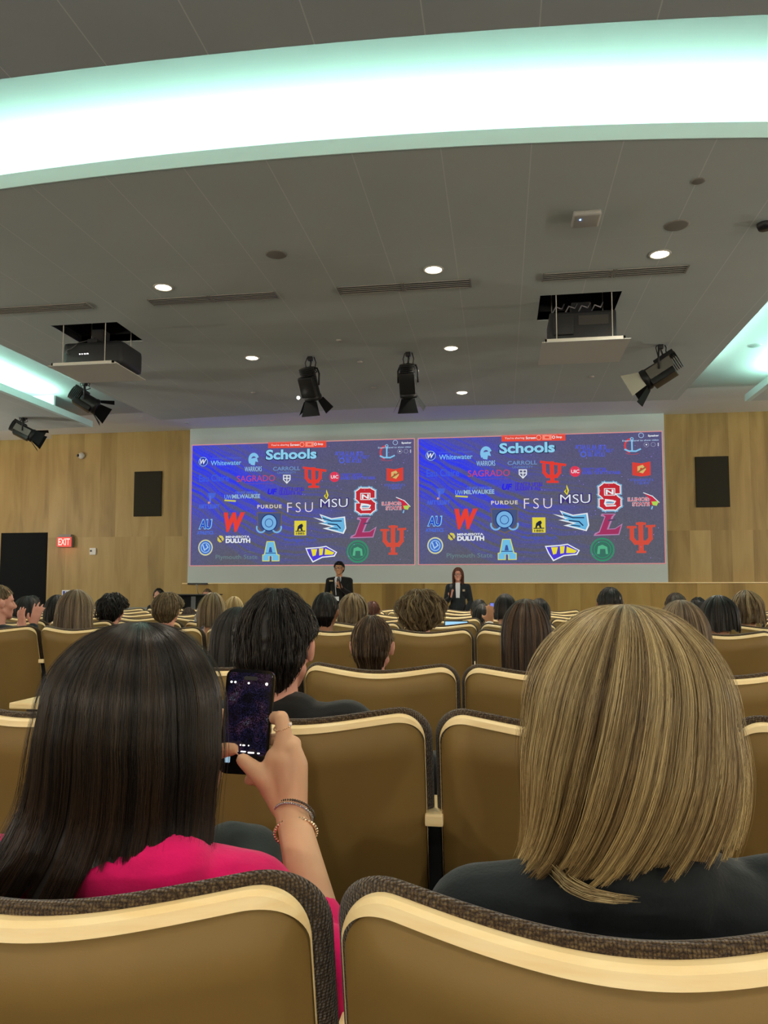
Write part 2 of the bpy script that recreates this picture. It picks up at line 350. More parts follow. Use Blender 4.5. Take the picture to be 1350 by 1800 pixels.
# projectors and their lowered trays
M_tray = mat('tray_white', (.80, .80, .74), .6); M_trayw = mat('tray_rim', (.9, .86, .74), .5)
M_proj = mat('projector_charcoal', (.028, .03, .033), .45); M_rod = mat('rod_cream', (.7, .66, .55), .4)
def proj_set(x0, x1, y0, y1, zt, side):
    t = empty('projector_lift', ((x0+x1)/2, (y0+y1)/2, ZC)); w = (x1-x0)/2; h = (y1-y0)/2; dz = zt-ZC
    bm = bmesh.new(); box(bm, (-w-.03, -h-.02, dz-.006), (w+.05, h+.03, dz)); obj('tray_panel', bm, M_tray, t)
    bm = bmesh.new()
    for lo, hi in (((-w, -h, dz), (w, -h+.02, dz+.035)), ((-w, h-.02, dz), (w, h, dz+.035)), ((-w, -h, dz), (-w+.02, h, dz+.035)), ((w-.02, -h, dz), (w, h, dz+.035))): box(bm, lo, hi)
    obj('tray_rim', bm, M_trayw, t)
    for sx in (-w+.12, w-.12):
        for sy in (-h+.03, h-.03):
            bm = bmesh.new(); tube(bm, [(sx, sy, dz+.02), (sx, sy, .3)], .005, 6); obj('hanging_rod', bm, M_rod, t)
    tag(t, 'white square tray on four rods lowered from the ceiling hatch, '+side, 'projector lift')
    q = empty('projector', ((x0+x1)/2, (y0+y1)/2, zt))
    if 'left' in side:
        bm = bmesh.new(); vv = box(bm, (-.30, -.22, .03), (.42, .28, .30), .05); obj('body', bm, M_proj, q, True)
        bm = bmesh.new(); lathe(bm, [(.0, 0), (.085, 0), (.085, .05), (.065, .10), (0, .09)], (.2, .28, .19), 20, Matrix.Rotation(math.radians(-90), 3, 'X')); obj('lens', bm, M_black, q, True)
        bm = bmesh.new()
        for k, wd in enumerate((.012, .01, .018, .02)): box(bm, (-.10+k*.03, -.226, .155), (-.10+k*.03+wd, -.219, .165))
        obj('indicator_lights', bm, mat('indicator_white', (.9, .9, .9), emit=(1, 1, 1), es=2.5), q)
        bm = bmesh.new(); tube(bm, [(-.22, -.225, .16), (-.245, -.24, .18), (-.24, -.235, .215), (-.20, -.235, .22), (-.12, -.2, .30), (-.05, -.1, .36), (0, 0, .45)], .007, 6); obj('cable', bm, mat('cable_grey', (.12, .12, .12), .5), q, True)
        bm = bmesh.new(); box(bm, (-.02, -.2, .29), (.10, -.1, .34), .01); box(bm, (.12, -.05, .29), (.3, .12, .36), .02); box(bm, (-.05, -.05, .29), (.09, .1, .5)); obj('mount', bm, M_dark, q)
    else:
        bm = bmesh.new(); box(bm, (-.34, -.26, .03), (.33, .2, .35), .03); box(bm, (-.3, -.29, .1), (-.1, -.25, .3), .01); obj('body', bm, M_proj, q, True)
        bm = bmesh.new(); box(bm, (-.05, -.268, .20), (.25, -.258, .30), .004); obj('rear_panel', bm, mat('panel_grey', (.06, .058, .055), .5), q)
        bm = bmesh.new()
        for k in range(4):
            x = -.3+k*.13; tube(bm, [(x, -.2, .36), (x+.03, -.22, .42), (x+.09, -.2, .40), (x+.12, -.15, .47)], .008, 6)
        obj('cable', bm, mat('cable_silver', (.3, .3, .33), .4, .5), q, True)
        bm = bmesh.new(); box(bm, (-.1, -.1, .34), (.1, .1, .5)); obj('mount', bm, M_dark, q)
    tag(q, 'black projector standing on the lowered white tray, '+side, 'projector')
proj_set(-5.0, -4.25, 7.86, 8.52, 3.71, 'left side of the room'); proj_set(.47, 1.26, 7.79, 8.53, 3.69, 'right side of the room')
# stage lights
M_fin = mat('stage_light_black', (.02, .021, .022), .4, .3)
def stage_light(hx, hy, drop, yaw, pitch, label, doors=(0, 1, 2, 3), side=None, scale=1.0, zc=ZC, door_m=None):
    t = empty('stage_light', (hx, hy, zc)); S = scale
    bm = bmesh.new(); box(bm, (-.03, -.03, -.05), (.03, .03, 0), .006); tube(bm, [(0, 0, -.03), (.01, 0, -drop*.5), (0, 0, -drop)], .012, 8)
    obj('clamp', bm, M_black, t, True)
    c = Vector((0, 0, -drop-.22*S))
    Ry = Matrix.Rotation(yaw, 3, 'Z')
    bm = bmesh.new()
    yk = [Vector((-.125*S, 0, -.02)), Vector((-.128*S, 0, .13*S)), Vector((-.10*S, 0, .20*S)), Vector((0, 0, .225*S)), Vector((.10*S, 0, .20*S)), Vector((.128*S, 0, .13*S)), Vector((.125*S, 0, -.02))]
    tube(bm, [c+Ry @ v for v in yk], .012, 8); obj('yoke', bm, M_black, t, True)
    bm = bmesh.new()
    for k in range(7):
        y = -.20+k*.022; lathe(bm, [(.0, -.006), (.098, -.006), (.098, .006), (0, .006)], (0, y, 0), 16, Matrix.Rotation(math.radians(-90), 3, 'X'))
    lathe(bm, [(0, -.06), (.085, -.06), (.1, -.02), (.105, .14), (.115, .16), (.115, .2), (0, .2)], (0, 0, 0), 20, Matrix.Rotation(math.radians(-90), 3, 'X'))
    box(bm, (-.10, -.12, -.125), (.10, .14, -.05), .012); box(bm, (-.06, -.2, .06), (.06, .02, .12), .01)
    R = (Matrix.Rotation(yaw, 4, 'Z') @ Matrix.Rotation(pitch, 4, 'X'))
    MM = Matrix.Translation(c) @ R @ Matrix.Scale(S, 4)
    bm.transform(MM); obj('lamp_body', bm, M_fin, t, True)
    if side:
        bm = bmesh.new(); box(bm, (.102*side, -.14, -.06) if side > 0 else (-.114, -.14, -.06), (.114, .13, .055) if side > 0 else (-.102, .13, .055), .004); bm.transform(MM)
        obj('side_plate', bm, mat('plate_grey', (.16, .15, .13), .5), t)
    for k in doors:
        a = k*math.pi/2; bm = bmesh.new()
        vs_ = [(-.085, .2, .1), (.085, .2, .1), (.13, .36, .19), (-.13, .36, .19)]
        f = [bm.verts.new(v) for v in vs_]; g = [bm.verts.new((v[0], v[1]+.003, v[2]+.004)) for v in vs_]
        bm.faces.new(f); bm.faces.new(g[::-1])
        for i in range(4): bm.faces.new((f[i], g[i], g[(i+1) % 4], f[(i+1) % 4]))
        bm.transform(MM @ Matrix.Rotation(a, 4, 'Y')); obj('barn_door', bm, (door_m if (door_m and k == doors[0]) else M_blackm), t)
    bm = bmesh.new()
    tube(bm, [(.05, 0, -.005), (.07, .02, -drop*.5), (.06, 0, -drop-.02), (.09, 0, c.z+.16*S), c+Ry @ Vector((.05, -.1, .08))], .007, 6)
    tube(bm, [(-.04, .01, -.005), (-.06, -.02, -drop*.6), (-.03, 0, -drop-.1), c+Ry @ Vector((-.04, -.12, .07))], .006, 6)
    obj('cable', bm, M_black, t, True)
    return tag(t, label, 'stage light')
R_ = math.radians
p = atZ(532, 628, ZC); s1 = stage_light(p.x+.10, p.y, .14, R_(-12), R_(-58), 'black stage light with a white spot, left of the middle two', doors=(1, 2, 3))
bm = bmesh.new(); ell(bm, (-.12, -.12, -.56), (.022, .022, .022)); obj('indicator_lamp', bm, mat('white_spot', (1, .97, .85), emit=(1, .95, .8), es=4), s1)
p = atZ(706, 620, ZC); stage_light(p.x+.08, p.y, .15, R_(0), R_(-62), 'black stage light with upright yoke, right of the middle two', doors=(1, 2, 3))
p = atZ(1170, 606, ZC); stage_light(p.x-.06, p.y, .06, R_(68), R_(-28), 'black stage light on the right with one pale barn door, aimed left', doors=(3, 2, 1), side=-1, scale=1.15, door_m=mat('door_pale', (.5, .46, .36), .5))
p = atZ(150, 676, ZC); stage_light(p.x+.05, p.y-.1, .03, R_(-62), R_(-30), 'black stage light below the left projector tray, aimed right', doors=(0, 2, 3))
p = atZ(50, 742, ZC); stage_light(p.x+.1, p.y-.3, .0, R_(-60), R_(-26), 'stage light with a pale grey side at the far left above the door', doors=(0, 1, 2, 3), side=1, scale=1.0)
# unseen sconces added on side and rear walls to brighten the hall
SC_M = mat('fill_sconce_glass', (.9, .85, .75), .4, emit=lin((255, 232, 190)), es=5.0)
for k, (x, y) in enumerate([(XL+.16, q) for q in (-2, 2.5, 7, 11)]+[(XR-.16, q) for q in (-2, 2.5, 7, 11)]+[(q, YB+.16) for q in (-8, -3, 1, 5)]):
    t = empty('fill_sconce', (x, y, 2.3)); bm = bmesh.new(); lathe(bm, [(0, -.16), (.09, -.14), (.11, 0), (.12, .16), (.10, .16), (.09, 0), (.06, -.1), (0, -.1)], (0, 0, 0), 20); obj('glass_shade', bm, SC_M, t, True)
    bm = bmesh.new(); box(bm, (-.05, -.05, -.2), (.05, .05, -.15), .01); obj('bracket', bm, M_black, t)
    light('fill_sconce_lamp', 'POINT', (0, 0, .24), FILL_SCONCE_W, (1.0, .97, .90), t, shadow_soft_size=.12); tag(t, 'added unseen glass sconce brightening the hall from the side or rear wall', 'wall lamp', 'added fill sconces')
# ------------------------------------------------------------------ wall fittings
def wallbox(name, x0, x1, z0, z1, th, m, Y=15.0, bev=.004, parent=None):
    bm = bmesh.new(); box(bm, (x0, Y-th, z0), (x1, Y, z1), bev); return obj(name, bm, m, parent)
M_panel = mat('speaker_cloth', (.030, .027, .02), .9, spec=.1)
tag(wallbox('wall_speaker', -7.55, -6.95, 2.72, 3.66, .04, M_panel), 'tall dark rectangular wall speaker left of the projection screen', 'speaker')
tag(wallbox('wall_speaker', 3.63, 4.22, 2.73, 3.68, .04, M_panel), 'tall dark rectangular wall speaker right of the projection screen', 'speaker')
t = empty('exit_sign', (-9.05, 14.96, 2.2))
bm = bmesh.new(); box(bm, (-.17, -.06, -.11), (.17, .03, .11), .008); box(bm, (-.14, -.05, .11), (.14, .03, .16), .01); obj('housing', bm, mat('sign_housing', (.25, .2, .17), .5), t)
bm = bmesh.new(); box(bm, (-.155, -.066, -.095), (.155, -.06, .095)); obj('sign_face', bm, mat('exit_red', (.7, .05, .04), emit=(1.0, .045, .035), es=.9), t)
def text_mesh(s, bold=0.0, shear=0.0, space=1.0):
    c = bpy.data.curves.new('t', 'FONT'); c.body = s; c.offset = bold; c.shear = shear; c.space_character = space; c.resolution_u = 3; c.fill_mode = 'FRONT'
    o = bpy.data.objects.new('t', c); COL.objects.link(o); dg = bpy.context.evaluated_depsgraph_get()
    me = bpy.data.meshes.new_from_object(o.evaluated_get(dg)); V = np.zeros(len(me.vertices)*3); me.vertices.foreach_get('co', V); V = V.reshape(-1, 3)
    Fs = [tuple(p.vertices) for p in me.polygons]; bpy.data.objects.remove(o); bpy.data.curves.remove(c); bpy.data.meshes.remove(me)
    V[:, 0] -= V[:, 0].min(); V[:, 1] -= V[:, 1].min(); V[:, 0] /= V[:, 0].max(); V[:, 1] /= V[:, 1].max(); return V[:, :2], Fs
def text_into(bm, s, x0, x1, z0, z1, y, mi=0, **k):
    V, Fs = text_mesh(s, **k); vv = [bm.verts.new((x0+(x1-x0)*a, y, z0+(z1-z0)*b)) for a, b in V]
    for f in Fs:
        try: bm.faces.new([vv[i] for i in f]).material_index = mi
        except ValueError: pass
bm = bmesh.new(); text_into(bm, 'EXIT', -.13, .13, -.072, .072, -.068, bold=.02); obj('lettering', bm, mat('exit_letters', (1, .5, .45), emit=(1.0, .42, .38), es=1.2), t)
tag(t, 'lit red EXIT sign on the wood wall beside the dark door', 'exit sign'); light('exit_glow', 'POINT', (0, -.14, -.14), .5, (1, .08, .06), t, shadow_soft_size=.05)
t = empty('thermostat', (-8.45, 15.0, 2.0)); wallbox('cover', -.065, .075, -.07, .07, .03, mat('thermo_white', (.75, .73, .68), .5), 0, .004, t); wallbox('display', -.055, -.01, -.01, .03, .034, M_black, 0, 0, t)
tag(t, 'small white thermostat box on the wood wall right of the EXIT sign', 'thermostat')
t = empty('security_camera', (-8.79, 15.0, 4.03)); bm = bmesh.new(); ell(bm, (.03, -.03, 0), (.075, .055, .07)); obj('dome', bm, mat('cam_white', (.6, .57, .5), .5), t, True)
bm = bmesh.new(); ell(bm, (-.02, -.075, 0), (.03, .02, .03)); obj('lens', bm, M_black, t, True); tag(t, 'small round white security camera high on the wood wall', 'security camera')
t = empty('wall_notice', (-9.0, 15.0, 1.13)); wallbox('board', -.12, .12, -.06, .06, .012, mat('notice_white', (.75, .77, .8), .5), 0, 0, t)
bm = bmesh.new(); box(bm, (-.10, -.014, -.035), (-.05, -.012, .04)); box(bm, (-.03, -.014, .01), (.09, -.012, .03)); box(bm, (-.03, -.014, -.03), (.06, -.012, -.012)); obj('blue_marks', bm, mat('notice_blue', (.03, .06, .35), .5), t)
tag(t, 'small white and blue notice on the wall above the seated heads', 'sign')
# ------------------------------------------------------------------ projection screen and the two slides
scr = empty('projection_screen', (-1.62, 14.90, 1.335))
bm = bmesh.new(); box(bm, (-4.69, -.01, 0), (4.69, .02, ZU-1.335)); obj('screen_fabric', bm, mat('screen_fabric', (.62, .69, .67), .9, spec=.1), scr)
bm = bmesh.new(); box(bm, (-4.68, -.03, -.035), (-4.25, .01, 0), .004); obj('marker_tray', bm, M_black, scr)
tag(scr, 'wide grey projection screen on the front wall showing two copies of a Schools slide', 'projection screen')
SW, SH = 4.62, 2.50
def emi(c, e=1.0):
    k = 'slide_%d_%d_%d' % tuple(c); l = lin(c)
    return mat(k, (0, 0, 0), 1.0, emit=l, es=e, spec=0)
def slide_bg():
    m = bpy.data.materials.new('slide_picture'); m.use_nodes = True; N, L, B = nodes(m)
    t = N.new('ShaderNodeTexCoord'); sp = N.new('ShaderNodeSeparateXYZ'); L.new(t.outputs['Object'], sp.inputs[0])
    B.inputs['Base Color'].default_value = (0, 0, 0, 1); B.inputs['Specular IOR Level'].default_value = 0
    def mth(op, a, b, cl=False):
        x = N.new('ShaderNodeMath'); x.operation = op; x.use_clamp = cl
        for i, q in enumerate((a, b)):
            if isinstance(q, (int, float)): x.inputs[i].default_value = q
            else: L.new(q, x.inputs[i])
        return x.outputs[0]
    X, Z = sp.outputs['X'], sp.outputs['Z']
    # warped diagonal streams running from the upper left to the middle
    n0 = N.new('ShaderNodeTexNoise'); n0.inputs['Scale'].default_value = .8; L.new(t.outputs['Object'], n0.inputs['Vector'])
    q = mth('ADD', mth('MULTIPLY', mth('MULTIPLY', mth('ADD', X, 2.3), mth('ADD', X, 2.3)), -.13), mth('MULTIPLY', mth('ADD', X, 2.3), .80))
    s = mth('ADD', mth('ADD', Z, q), mth('MULTIPLY', n0.outputs['Fac'], .5))
    cb = N.new('ShaderNodeCombineXYZ'); L.new(mth('MULTIPLY', s, 11.0), cb.inputs[0]); L.new(mth('MULTIPLY', X, .35), cb.inputs[1])
    n1 = N.new('ShaderNodeTexNoise'); n1.inputs['Scale'].default_value = 1.3; n1.inputs['Detail'].default_value = 5; L.new(cb.outputs[0], n1.inputs['Vector'])
    lines = ramp(N, [(.42, (0, 0, 0)), (.60, (1, 1, 1))], n1.outputs['Fac'], L)
    dst = mth('ADD', mth('MULTIPLY', mth('ADD', X, 2.3), .33), mth('MULTIPLY', mth('SUBTRACT', 1.1, Z), .36))
    glow = mth('SUBTRACT', 1.05, dst, True)
    band = mth('SUBTRACT', 1.0, mth('MULTIPLY', mth('ABSOLUTE', mth('SUBTRACT', s, 1.15), 0), .75), True)
    g2 = mth('MULTIPLY', mth('MULTIPLY', band, mth('SUBTRACT', 1.0, mth('MULTIPLY', mth('ADD', X, 2.3), .28), True)), 1.0)
    fac = mth('ADD', mth('MULTIPLY', glow, .38), mth('MULTIPLY', mth('MULTIPLY', g2, lines), 1.25), True)
    mx = N.new('ShaderNodeMixRGB'); L.new(fac, mx.inputs[0]); mx.inputs[1].default_value = (*lin((92, 92, 106)), 1); mx.inputs[2].default_value = (*lin((52, 62, 236)), 1)
    # lilac haze in the upper right
    hz = mth('MULTIPLY', mth('ADD', mth('MULTIPLY', X, .25), mth('MULTIPLY', Z, .55)), .5, True)
    mh = N.new('ShaderNodeMixRGB'); L.new(hz, mh.inputs[0]); L.new(mx.outputs[0], mh.inputs[1]); mh.inputs[2].default_value = (*lin((86, 80, 136)), 1)
    nz = N.new('ShaderNodeTexNoise'); nz.inputs['Scale'].default_value = 45; nz.inputs['Detail'].default_value = 2; L.new(t.outputs['Object'], nz.inputs['Vector'])
    mm = N.new('ShaderNodeMixRGB'); mm.blend_type = 'MULTIPLY'; mm.inputs[0].default_value = .55; L.new(mh.outputs[0], mm.inputs[1]); L.new(ramp(N, [(.3, (.75, .75, .75)), (.7, (1.2, 1.2, 1.2))], nz.outputs['Fac'], L), mm.inputs[2])
    L.new(mm.outputs[0], B.inputs['Emission Color']); B.inputs['Emission Strength'].default_value = 1.0; return m
M_slide = slide_bg()
slide = None
bm = bmesh.new(); box(bm, (-SW/2, -.006, -SH/2), (SW/2, 0, SH/2)); slide = obj('projected_slide', bm, M_slide, scr)
slide.location = (-3.965+1.62-1.62+.0, -.012, 2.925-1.335)
slide.location.x = -3.955+1.62
def cv(x, y):
    u = (x-35)/1275; top = 147-40*u; v = (y-top)/(800-top); return (u-.5)*SW, (.5-v)*SH
class Logo:
    def __init__(s, name): s.bm = bmesh.new(); s.m = []; s.name = name; s.l = 0
    def mi(s, c):
        m = emi(c)
        if m not in s.m: s.m.append(m)
        return s.m.index(m)
    def y(s): s.l += 1; return -.008-.0012*s.l
    def poly(s, pts, c):
        y = s.y(); P = [cv(*p) for p in pts]; f = s.bm.faces.new([s.bm.verts.new((a, y, b)) for a, b in P]); f.material_index = s.mi(c); return s
    def line(s, pts, w, c, closed=False):
        P = [Vector((cv(*p)[0], 0, cv(*p)[1])) for p in pts]
        if closed: P.append(P[0])
        y = s.y(); w = w/275/2; mi = s.mi(c)
        for a, b in zip(P, P[1:]):
            d = (b-a).normalized()*w; n = Vector((-d.z, 0, d.x)); q = [a-d*.7-n, a-d*.7+n, b+d*.7+n, b+d*.7-n]
            s.bm.faces.new([s.bm.verts.new((v.x, y, v.z)) for v in q]).material_index = mi
        return s
    def disc(s, x, y_, r, c, r2=None, n=28, a0=0, a1=360, ry=None):
        ry = ry or r; A = [math.radians(a0+(a1-a0)*i/n) for i in range(n+1)]
        out = [(x+r*math.cos(a), y_-ry*math.sin(a)) for a in A]
        if r2 is None: s.poly(out if a1-a0 < 360 else out[:-1], c)
        else:
            y = s.y(); mi = s.mi(c); q = r2/r; inn = [(x+r2*math.cos(a), y_-ry*q*math.sin(a)) for a in A]
            for i in range(n): s.bm.faces.new([s.bm.verts.new((cv(*p)[0], y, cv(*p)[1])) for p in (out[i], out[i+1], inn[i+1], inn[i])]).material_index = mi
        return s
    def rect(s, x0, y0, x1, y1, c): return s.poly([(x0, y0), (x1, y0), (x1, y1), (x0, y1)], c)
    def text(s, t, x0, y0, x1, y1, c, bold=.015, **k):
        a, zt = cv(x0, y0); b, zb = cv(x1, y1); zt = (cv(x0, y0)[1]+cv(x1, y0)[1])/2; zb = (cv(x0, y1)[1]+cv(x1, y1)[1])/2
        text_into(s.bm, t, a, b, zb, zt, s.y(), s.mi(c), bold=bold, **k); return s
    def glyphs(s, x0, y0, x1, y1, c, seed=0):
        rnd = random.Random(seed); x = x0; h = y1-y0
        while x < x1-h*.35:
            w = h*rnd.uniform(.45, .75); k = rnd.random()
            if k < .12: x += w*.7; continue
            t_ = h*.22
            if k < .4: s.line([(x, y0), (x, y1)], t_, c); s.line([(x, y0+t_/2), (x+w*.8, y0+t_/2)], t_, c)
            elif k < .7: s.line([(x, y0), (x, y1), (x+w*.8, y1), (x+w*.8, y0)], t_, c)
            else: s.line([(x, y1), (x+w*.4, y0), (x+w*.8, y1)], t_, c)
            x += w+h*.15
        return s
    def done(s):
        me = bpy.data.meshes.new(s.name); s.bm.to_mesh(me); s.bm.free(); o = link(s.name, me, s.m, slide); return o
LB = (128, 192, 232); WH = (226, 232, 236); CR = (214, 205, 180); RD = (222, 66, 62); BL = (74, 104, 214); DB = (26, 30, 70); YL = (228, 216, 60); GR = (52, 142, 104)
L_ = Logo('slide_border'); L_.line([(37, 149), (1308, 109), (1308, 798), (37, 798)], 5, (206, 140, 138), True).done()
L_ = Logo('sharing_bar').poly([(485, 131), (818, 121), (818, 158), (485, 164)], (226, 74, 56)).text("You're sharing", 502, 140, 605, 154, WH, .0).text('Screen', 612, 137, 664, 151, WH, .02)
L_.disc(680, 143, 13, (244, 170, 150), 10).line([(708, 142), (738, 142)], 26, (244, 140, 120)).line([(716, 142), (730, 142)], 10, (226, 74, 56)).disc(757, 141, 8, WH, 5).text('Stop', 770, 134, 800, 149, WH, .02).done()
Logo('title_text').text('Schools', 468, 167, 768, 228, (24, 34, 60), .06).text('Schools', 472, 168, 763, 224, (140, 206, 236), .035).done()
Logo('whitewater_logo').disc(105, 238, 27, (50, 66, 170), ry=25).disc(105, 238, 27, (150, 190, 230), 24, ry=25).text('W', 86, 225, 124, 252, WH, .03, shear=.25).text('University of Wisconsin', 150, 212, 330, 227, BL, .0).text('Whitewater', 150, 231, 330, 257, LB, .01).done()
Logo('warriors_logo').disc(402, 226, 31, LB, 15, a0=20, a1=220, ry=37).poly([(378, 222), (420, 215), (428, 240), (412, 236), (408, 258), (385, 254)], LB).text('WARRIORS', 348, 262, 452, 293, (40, 60, 150), .03).text('WARRIORS', 350, 264, 450, 291, (170, 214, 238), .0).done()
Logo('carroll_logo').text('CARROLL', 515, 264, 670, 285, (110, 150, 200), .01).text('UNIVERSITY', 540, 291, 648, 303, (96, 130, 190), .01).poly([(573, 309), (616, 309), (616, 336), (595, 358), (573, 336)], WH).poly([(578, 314), (611, 314), (611, 334), (595, 351), (578, 334)], (96, 96, 130)).line([(595, 314), (595, 350)], 5, WH).line([(580, 328), (610, 328)], 5, WH).done()
L_ = Logo('red_trident_logo')
for pts, w in (([(690, 270), (815, 286)], 13), ([(705, 286), (706, 325), (722, 345), (770, 345), (784, 325), (785, 292)], 18), ([(745, 275), (748, 372)], 22), ([(722, 374), (775, 374)], 12)): L_.line(pts, w, (224, 62, 52))
L_.done()
Logo('blue_college_name').glyphs(870, 182, 1025, 200, (82, 92, 210), 1).glyphs(885, 204, 1065, 220, (76, 88, 205), 2).disc(908, 232, 16, (84, 100, 210), 9).glyphs(932, 224, 1020, 242, (82, 92, 205), 3).done()
Logo('anchor_logo').disc(1158, 186, 42, (214, 66, 70), 33, a0=100, a1=250).line([(1156, 155), (1156, 208)], 8, LB).line([(1120, 205), (1140, 214), (1175, 214), (1198, 203)], 8, LB).disc(1156, 150, 9, LB, 5).disc(1156, 222, 36, (214, 66, 70), 31, a0=200, a1=340, ry=10).done()
Logo('meeting_controls').disc(1203, 131, 14, (160, 190, 225), 11).text('Speaker', 1237, 127, 1292, 140, WH, .03).text('Expand panel to show video', 1108, 153, 1290, 164, (176, 206, 236), .01).disc(1228, 180, 13, (150, 150, 180), 11).disc(1228, 180, 4, WH).disc(1262, 179, 12, (150, 150, 180), 10).rect(1284, 170, 1290, 188, (180, 180, 200)).done()
Logo('eau_claire_logo').text('Eau Claire', 82, 308, 258, 346, (60, 92, 228), .01).done()
Logo('sagrado_logo').text('SAGRADO', 305, 312, 526, 345, (196, 70, 112), .0).line([(350, 358), (520, 357)], 2, (120, 80, 130)).done()
Logo('uic_logo').disc(865, 320, 28, (220, 58, 84), ry=28).text('UIC', 845, 311, 886, 329, WH, .02).glyphs(900, 302, 1020, 317, (76, 78, 208), 4).glyphs(900, 320, 1100, 334, (80, 88, 212), 5).done()
Logo('red_book_logo').poly([(1155, 272), (1200, 278), (1246, 268), (1246, 340), (1200, 347), (1155, 340)], (214, 66, 56)).disc(1200, 308, 24, (210, 180, 110), 8, n=5).line([(1180, 325), (1222, 298)], 8, (150, 100, 60)).glyphs(1142, 359, 1258, 371, (84, 96, 186), 6).glyphs(1165, 376, 1240, 388, (84, 96, 186), 7).done()
Logo('small_blue_crest').poly([(135, 408), (182, 408), (176, 432), (152, 440), (140, 432)], (70, 100, 214)).line([(150, 425), (150, 458)], 10, (90, 110, 220)).disc(143, 460, 6, (214, 150, 150)).glyphs(86, 470, 208, 490, (72, 100, 224), 8).done()
Logo('milwaukee_logo').glyphs(300, 400, 440, 411, (80, 110, 220), 9).text('UW', 236, 418, 280, 442, (110, 150, 220), .03).text('MILWAUKEE', 282, 415, 444, 438, (150, 186, 210), .03).line([(240, 448), (300, 452)], 9, (200, 200, 80)).done()
Logo('florida_logo').text('UF', 484, 384, 538, 416, (44, 40, 226), .05, shear=.2).glyphs(556, 378, 690, 395, (66, 52, 200), 10).glyphs(556, 399, 704, 417, (66, 52, 200), 11).done()
Logo('purdue_word').text('PURDUE', 426, 471, 566, 491, CR, .03, space=1.25).done()
Logo('fsu_logo').text('FSU', 598, 459, 744, 512, (226, 214, 216), -.012, space=1.35).done()
Logo('msu_logo').text('MSU', 780, 434, 946, 490, (60, 50, 120), .035).text('MSU', 786, 439, 939, 485, WH, -.006).poly([(820, 388), (832, 420), (822, 444), (806, 424), (818, 410)], YL).poly([(819, 404), (825, 422), (820, 436), (813, 424)], (120, 110, 60)).done()
L_ = Logo('block_s_logo'); S_ = [(1076, 425), (1076, 405), (1060, 397), (1015, 397), (1000, 408), (1000, 435), (1015, 450), (1062, 456), (1078, 470), (1078, 492), (1062, 505), (1015, 505), (1000, 495), (1000, 474)]
L_.line(S_, 48, LB).line(S_, 41, DB).line(S_, 38, WH).line(S_, 27, (190, 44, 54)).rect(1010, 408, 1066, 446, WH).rect(1014, 412, 1062, 442, (190, 44, 54)).text('N', 1018, 415, 1058, 440, WH, .04).line([(1066, 476), (1040, 474), (1016, 474), (1012, 488), (1020, 500), (1066, 498)], 7, WH).done()
Logo('illinois_state_logo').text('ILLINOIS', 1128, 455, 1236, 476, WH, .06).text('ILLINOIS', 1130, 456, 1234, 475, (196, 40, 66), .02).text('STATE', 1150, 480, 1236, 502, WH, .06).text('STATE', 1152, 481, 1234, 501, (196, 40, 66), .02).poly([(1208, 432), (1250, 452), (1284, 486), (1262, 500), (1236, 492), (1240, 466)], (200, 44, 66)).line([(1208, 432), (1252, 450), (1284, 482)], 4, WH).poly([(1246, 478), (1282, 476), (1272, 500), (1252, 496)], (170, 210, 90)).line([(1250, 504), (1246, 516)], 6, LB).done()
Logo('blue_au_logo').text('AU', 84, 548, 166, 604, (130, 190, 236), .06, shear=.15).text('AU', 90, 554, 160, 600, (36, 70, 190), .02, shear=.15).text('ATHLETICS', 76, 613, 172, 631, (74, 110, 226), .03).done()
L_ = Logo('red_w_logo'); L_.text('W', 230, 512, 356, 618, (210, 60, 66), .07, shear=.18).text('W', 234, 516, 352, 614, (228, 66, 56), .05, shear=.18).done()
Logo('shield_logo').poly([(423, 512), (570, 512), (566, 590), (540, 622), (496, 640), (452, 622), (428, 590)], (110, 96, 84)).poly([(429, 517), (564, 517), (560, 588), (536, 617), (496, 633), (456, 617), (434, 588)], (70, 84, 128)).disc(495, 568, 47, (24, 46, 110), ry=47).disc(495, 568, 42, (118, 176, 224), ry=42).disc(450, 595, 30, (118, 176, 224), 21, a0=160, a1=330).disc(540, 595, 30, (118, 176, 224), 21, a0=210, a1=380).disc(495, 570, 24, (46, 80, 150), 20).done()
Logo('yellow_square_logo').rect(640, 558, 708, 637, (220, 206, 66)).poly([(655, 612), (660, 588), (672, 578), (684, 574), (690, 586), (684, 596), (688, 612), (678, 612), (674, 600), (666, 603), (664, 612)], (34, 40, 60)).line([(648, 615), (700, 614)], 5, (34, 40, 60)).text('1885', 650, 621, 698, 633, (34, 40, 60), .02).done()
Logo('michigan_tech_word').text('Michigan Tech', 584, 652, 765, 676, (62, 84, 214), .0).done()
Logo('blue_streak_logo').poly([(746, 540), (800, 552), (782, 522), (850, 545), (925, 535), (932, 600), (918, 630), (870, 618), (800, 600), (850, 590), (775, 572), (812, 568)], WH).poly([(756, 545), (806, 558), (792, 530), (848, 551), (918, 542), (925, 598), (913, 623), (872, 611), (825, 600), (868, 588), (796, 571), (826, 563)], (104, 178, 220)).line([(800, 545), (850, 560), (905, 560)], 6, (30, 50, 90)).line([(830, 575), (880, 580), (900, 600)], 6, (30, 50, 90)).line([(840, 598), (885, 604)], 5, (30, 50, 90)).done()
Logo('maroon_l_logo').poly([(995, 540), (1068, 540), (1055, 556), (1030, 618), (1062, 616), (1100, 590), (1082, 650), (952, 654), (960, 640), (980, 632), (1010, 556), (990, 552)], (178, 128, 170)).poly([(1001, 544), (1058, 544), (1046, 554), (1020, 622), (1062, 620), (1092, 600), (1078, 645), (962, 648), (984, 636), (1015, 554)], (160, 54, 96)).line([(1030, 575), (1062, 570)], 8, (90, 70, 100)).done()
